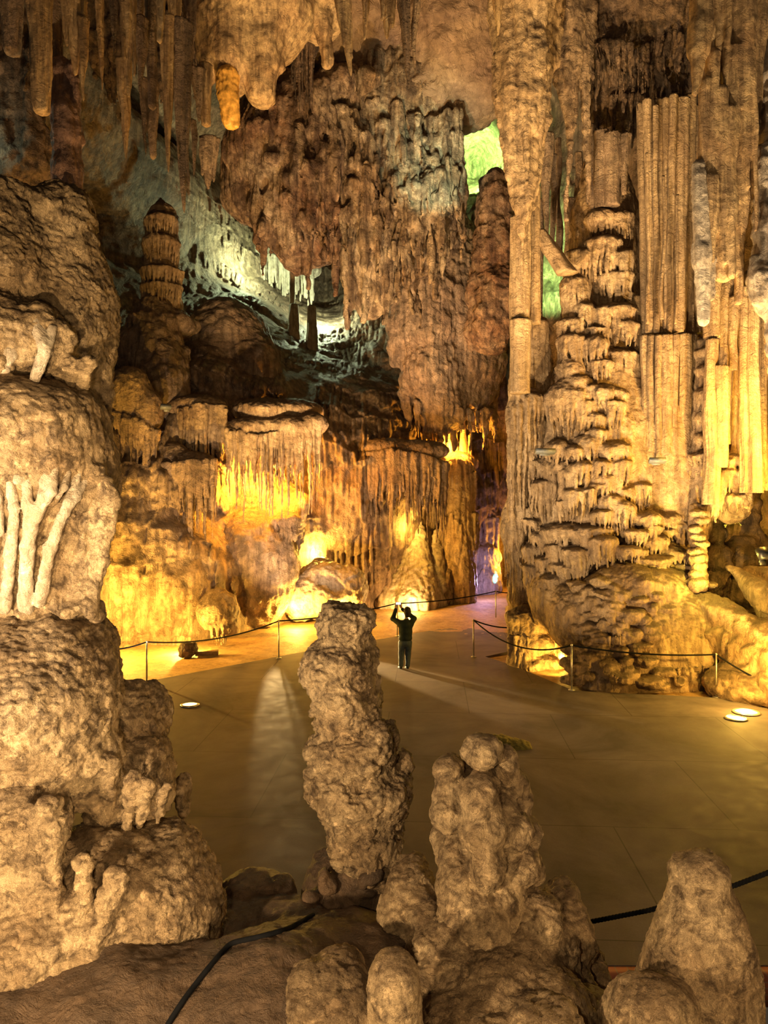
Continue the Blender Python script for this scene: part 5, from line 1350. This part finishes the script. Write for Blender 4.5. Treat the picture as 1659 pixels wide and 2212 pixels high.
POSTS = [(317, 1472, 1385, 'steel rope post nearest the left rock'), (602, 1422, 1340, 'steel rope post just left of the stacked stalagmite'),
         (1023, 1419, 1338, 'thin steel rope post on the paving right of the visitor'), (1071, 1337, 1276, 'cyan-lit rope post near the dark passage behind the slender column'),
         (1235, 1491, 1392, 'steel rope post in front of the tiered column, beside the yellow-lit stump'), (1547, 1506, 1412, 'rightmost steel rope post before the slope'),
         (858, 1374, 1302, 'steel rope post hidden behind the visitor')]
tops = []
for (u, v, vt, lab) in POSTS:
    x, y, z = fl(u, v)
    H = (v - vt) * y / F
    r = empty('rope_post', (x, y, 0), lab, 'post')
    prof = [(0.0, 0.01), (.022, 0.01), (.022, H - .03), (.0, H - .03)]
    put('pole', *revolve(prof, (x, y, 0), 14), M_STEEL, r)
    put('base_plate', *revolve([(0, 0), (.085, 0), (.085, .012), (.03, .03), (0, .03)], (x, y, 0), 20), M_STEEL, r)
    put('cap', *revolve([(0, H - .045), (.03, H - .045), (.032, H - .01), (.02, H + .008), (0, H + .012)], (x, y, 0), 14), M_STEEL, r)
    tops.append((x, y, H - .02))
T_ = tops
leftend = tuple(P(236, 1404, 19.0)); rightend = tuple(P(1700, 1492, 17.6))
ROPES = [(leftend, T_[0], .04, 'black rope end from the leftmost post to behind the near left rock'),
         (T_[0], T_[1], .22, 'black rope sagging before the yellow-lit wall, between the two left posts'),
         (T_[1], T_[6], .10, 'black rope passing behind the top of the stacked stalagmite'),
         (T_[6], T_[3], .10, 'black rope hanging level behind the visitor'),
         (T_[3], tuple(P(1120, 1279, 30.5)), .05, 'short bit of rope right of the cyan-lit post'),
         (T_[2], tuple(P(1100, 1356, 23.5)), .06, 'upper black rope from the thin post going behind the stump'),
         (T_[2], T_[4], .42, 'deeply sagging black rope passing in front of the yellow-lit stump'),
         (T_[4], T_[5], .10, 'long black rope across the foot of the tiered column'),
         (T_[5], rightend, .08, 'black rope falling away to the right edge of the frame')]
for a, b, sag, lab in ROPES:
    tag(put('rope', *rope_mesh(catenary(a, b, sag), .020), M_ROPE), lab, 'rope')
# near twisted rope along the pit
q = [P(1180, 2003, 6.7), P(1272, 1992, 6.6), P(1400, 1967, 6.45), P(1500, 1940, 6.3), P(1592, 1911, 6.2), P(1665, 1883, 6.1), P(1800, 1820, 5.9), P(2050, 1690, 5.6), P(2500, 1500, 5.4)]
tag(put('rope', *rope_mesh(q, .020, .09), M_ROPE), 'thick black twisted rope passing behind the smooth cone at lower right', 'rope')
q = [P(560, 1950, 6.9), P(628, 1962, 6.75), P(680, 1976, 6.65), P(760, 1990, 6.6)]
tag(put('rope', *rope_mesh(q, .024, .09), M_ROPE), 'twisted rope glimpsed between the hollowed boulder and the stacked stalagmite', 'rope')
# cable lying on the ledge: dropped onto the rock surface
from mathutils.bvhtree import BVHTree
mw = ledge.location
bv = BVHTree.FromPolygons([tuple(v.co + mw) for v in ledge.data.vertices], [tuple(p.vertices) for p in ledge.data.polygons])
q = []
cpos = Vector((0, 0, CAMZ))
way = [(676, 1980), (650, 1996), (618, 2012), (560, 2028), (500, 2040), (478, 2062), (440, 2108), (400, 2160), (366, 2212), (340, 2260)]
for i in range(len(way) - 1):
    for k in range(5):
        u = way[i][0] + (way[i + 1][0] - way[i][0]) * k / 5; v = way[i][1] + (way[i + 1][1] - way[i][1]) * k / 5
        dr = (P(u, v, 5) - cpos).normalized()
        hit = bv.ray_cast(cpos, dr, 12)
        if hit[0] is not None: q.append(hit[0] + Vector((0, 0, .012)))
if len(q) > 4:
    q = np.array([tuple(p) for p in q])
    for _ in range(2): q[1:-1] = (q[:-2] + q[1:-1] * 2 + q[2:]) / 4
    tag(put('cable', *rope_mesh(q, .017), M_ROPE), 'black cable lying across the dark ledge at the lower left', 'cable')

# ================================================================ lamps
M_GLOW = plain('lamp_glass', (1, .75, .3), .3, 0, (1.0, .62, .16), 6.0)
def uplight(u, v, lab, w=.2, group=None):
    x, y, _ = fl(u, v)
    r = empty('floor_lamp', (x, y, 0), lab, 'lamp', group)
    put('rim', *revolve([(w * .8, .0), (w, .0), (w, .025), (w * .8, .04), (w * .78, .02)], (x, y, 0), 32), M_STEEL, r)
    put('glass_lens', *revolve([(w * .79, .022), (w * .5, .034), (0, .04)], (x, y, 0), 32), M_GLOW, r)
uplight(410, 1524, 'round glowing lamp set in the paving on the left', .22)
uplight(1612, 1540, 'farther one of two round lamps set in the paving near the right edge', .30)
uplight(1590, 1553, 'nearer one of two round lamps set in the paving near the right edge', .24)
def flood(u, v, d, w, h, rz, lab, mat=None, rx=-.5):
    c = P(u, v, d)
    r = empty('floodlight', c, lab, 'lamp')
    put('housing', *boxq(c, (w, .16, h), rz, rx), mat or M_GREY, r, smooth=False)
    put('bracket', *boxq(c + Vector((0, .1, -h * .7)), (w * .5, .04, h * .8), rz), mat or M_GREY, r, smooth=False)
flood(358, 879, 26.2, .36, .14, .5, 'small grey floodlight at the edge of the brown hump')
flood(640, 880, 29.8, .55, .18, -.3, 'grey floodlight lying on top of the long grey curtain')
flood(1178, 975, 20.3, .55, .10, .2, 'flat grey lamp housing resting on a shelf of the tiered column')
flood(1420, 995, 19.6, .42, .10, -.1, 'flat grey lamp housing on the right-hand shelf of the tiered column')
flood(1652, 1195, 17.8, .36, .26, .4, 'black floodlight at the right edge above the pointed boulder', M_BLACK)
# low mossy mound on the paving
x, y, _ = fl(1100, 1612)
R = Rock(0.016)
R.wcone((x - .2, y, -.12), (x + .2, y - .05, -.14), .34, .28, flat=.7)
tag(R.build('moss_mound', rockmat('yellow_moss', (.38, .30, .06), (.24, .2, .05), (.06, .06, .02), 4.0, 0, 0, .7), [('lump', .03, 10), ('fbm', .02, 12)], zmin=-.02), 'low mossy yellow mound on the paving behind the knobbly stalagmite', 'rock')

# ================================================================ visitor
D = 21.4
def J(u, v, dd=0.0): return (u, v, D + dd)
def body(parts, h, specs=()):
    R = Rock(h)
    for a, b, k in parts:
        R.cone(a, b, k=k)
    return R
px = 1.0
pr = empty('person', fl(872, 1444), 'person in dark green sweater and jeans, back turned, arms raised holding a phone', 'person')
M_SKIN = plain('skin', (.50, .30, .20), .5); M_SWEAT = plain('dark_green_wool', (.012, .024, .017), .85); M_JEAN = plain('blue_denim', (.06, .085, .10), .8)
M_HAIR = plain('dark_hair', (.02, .014, .01), .6); M_SHOE = plain('dark_shoe_leather', (.02, .03, .03), .5)
R = Rock(0.011)   # continuous body
def q3(u, v, dd, r): return (u, v, D + dd, r)
R.ell(880, 1323, D + .02, 6.6, 9.2, .10, k=.02); R.cone(q3(878, 1330, 0, 3.6), q3(877, 1343, 0, 4.2), k=.03)           # head, neck
R.ell(880, 1326, D + .10, 1.6, 2.0, .03, k=.02); R.ell(873.6, 1324, D + .02, 1.2, 2.4, .02, k=.01); R.ell(886.4, 1324, D + .02, 1.2, 2.4, .02, k=.01)
R.ell(876, 1362, D, 10, 22, .11, k=.05); R.ell(875, 1384, D, 10.5, 9, .12, k=.05)
for s, el, ha in ((-1, (849, 1337), (855, 1311)), (1, (895, 1336), (866, 1310))):
    sh = q3(876 + s * 13, 1346, 0, 4.0); e = q3(el[0], el[1], .18, 3.0); w = q3(ha[0], ha[1] + 2, .34, 2.1)
    R.cone(sh, e, k=.03); R.cone(e, w, k=.03)
    R.cone((ha[0], ha[1] + 1, D + .34, 2.6), (ha[0] + .6 * -s, ha[1] - 3.5, D + .36, 2.6), k=.015)                     # palm
    for f in range(4):                                                                                                   # fingers, behind the phone
        b0 = (ha[0] - 1.6 + f * 1.1, ha[1] - 4 - (f in (1, 2)) * .5, D + .37, .68); m = (b0[0] - s * .4, b0[1] - 2.2, D + .40, .62); t = (m[0] - s * 1.0, m[1] - 1.2, D + .385, .55)
        R.cone(b0, m, k=.004); R.cone(m, t, k=.004)
    R.cone((ha[0] - s * 2.0, ha[1], D + .35, .85), (ha[0] - s * 3.6, ha[1] - 3.2, D + .33, .7), k=.006)
for s, hip, kn, an in ((-1, (870, 1384), (867.5, 1411), (866, 1438)), (1, (881, 1384), (880.5, 1411), (880, 1438))):
    R.cone(q3(*hip, 0, 5.6), q3(*kn, .02, 4.2), k=.03); R.cone(q3(*kn, .02, 4.2), q3(*an, 0, 2.8), k=.03)
R.build('body', M_SKIN, [], pr)
R = Rock(0.013)
R.ell(876, 1350, D, 17, 11, .17, k=.05); R.ell(876, 1365, D, 15, 21, .17, k=.05); R.ell(875.5, 1378, D, 15, 9, .17, k=.04)
for s, el, wr in ((-1, (849, 1337), (854.5, 1317)), (1, (895, 1336), (869.5, 1316))):
    R.cone(q3(876 + s * 12, 1346, 0, 6.8), q3(el[0], el[1], .18, 5.2), k=.04); R.cone(q3(el[0], el[1], .18, 5.2), q3(wr[0], wr[1], .32, 3.8), k=.03)
R.cone(q3(878, 1339, 0, 5), q3(877, 1343, 0, 6.5), k=.03)
R.build('sweater', M_SWEAT, [('fbm', .006, 6.0)], pr)
R = Rock(0.013)
R.ell(875.5, 1388, D, 14.2, 9.5, .165, k=.04)
for s, hip, kn, an in ((-1, (868.5, 1388), (867, 1412), (866, 1437)), (1, (882.5, 1388), (881.5, 1412), (880.5, 1437))):
    R.cone(q3(*hip, 0, 7.4), q3(*kn, .02, 6.2), k=.02); R.cone(q3(*kn, .02, 6.2), q3(*an, 0, 5.2), k=.02)
R.build('jeans', M_JEAN, [('fbm', .008, 7.0)], pr)
for an in ((866, 1441), (880.5, 1441)):
    R = Rock(0.010)
    R.cone(q3(an[0], an[1], -.02, 3.4), q3(an[0] - 3.5, an[1] + .8, .16, 2.8), k=.02); R.cone(q3(an[0], an[1] - 3, 0, 3.4), q3(an[0], an[1], 0, 3.4), k=.02)
    R.build('shoe', M_SHOE, [], pr, zmin=0.002)
R = Rock(0.010)
R.ell(880, 1320.5, D - .01, 8.2, 10.2, .12, k=.02); R.ell(880, 1328, D - .05, 6.2, 6, .06, k=.02); R.ell(880, 1329, D + .13, 6.4, 9, .07, sub=True, k=.02)
R.build('hair', M_HAIR, [('fbm', .006, 20.0)], pr)
V, Q = boxq(P(860.5, 1303.5, D + .33), (.15, .012, .078), 0.05, .1)
ph = empty('smartphone', P(860.5, 1303.5, D + .33), 'phone held up sideways in the visitor\'s raised hands, screen glowing', 'phone')
put('phone_case', V, Q, M_BLACK, ph, smooth=False)
V, Q = boxq(P(860.5, 1303.5, D + .322), (.136, .004, .066), 0.05, .1)
put('screen', V, Q, plain('phone_screen', (.6, .7, .8), .2, 0, (.55, .75, .9), 1.6), ph, smooth=False)

for o in SC.collection.objects:
    if o.parent is None and o.get('category') and 'kind' not in o:
        o['kind'] = 'thing'
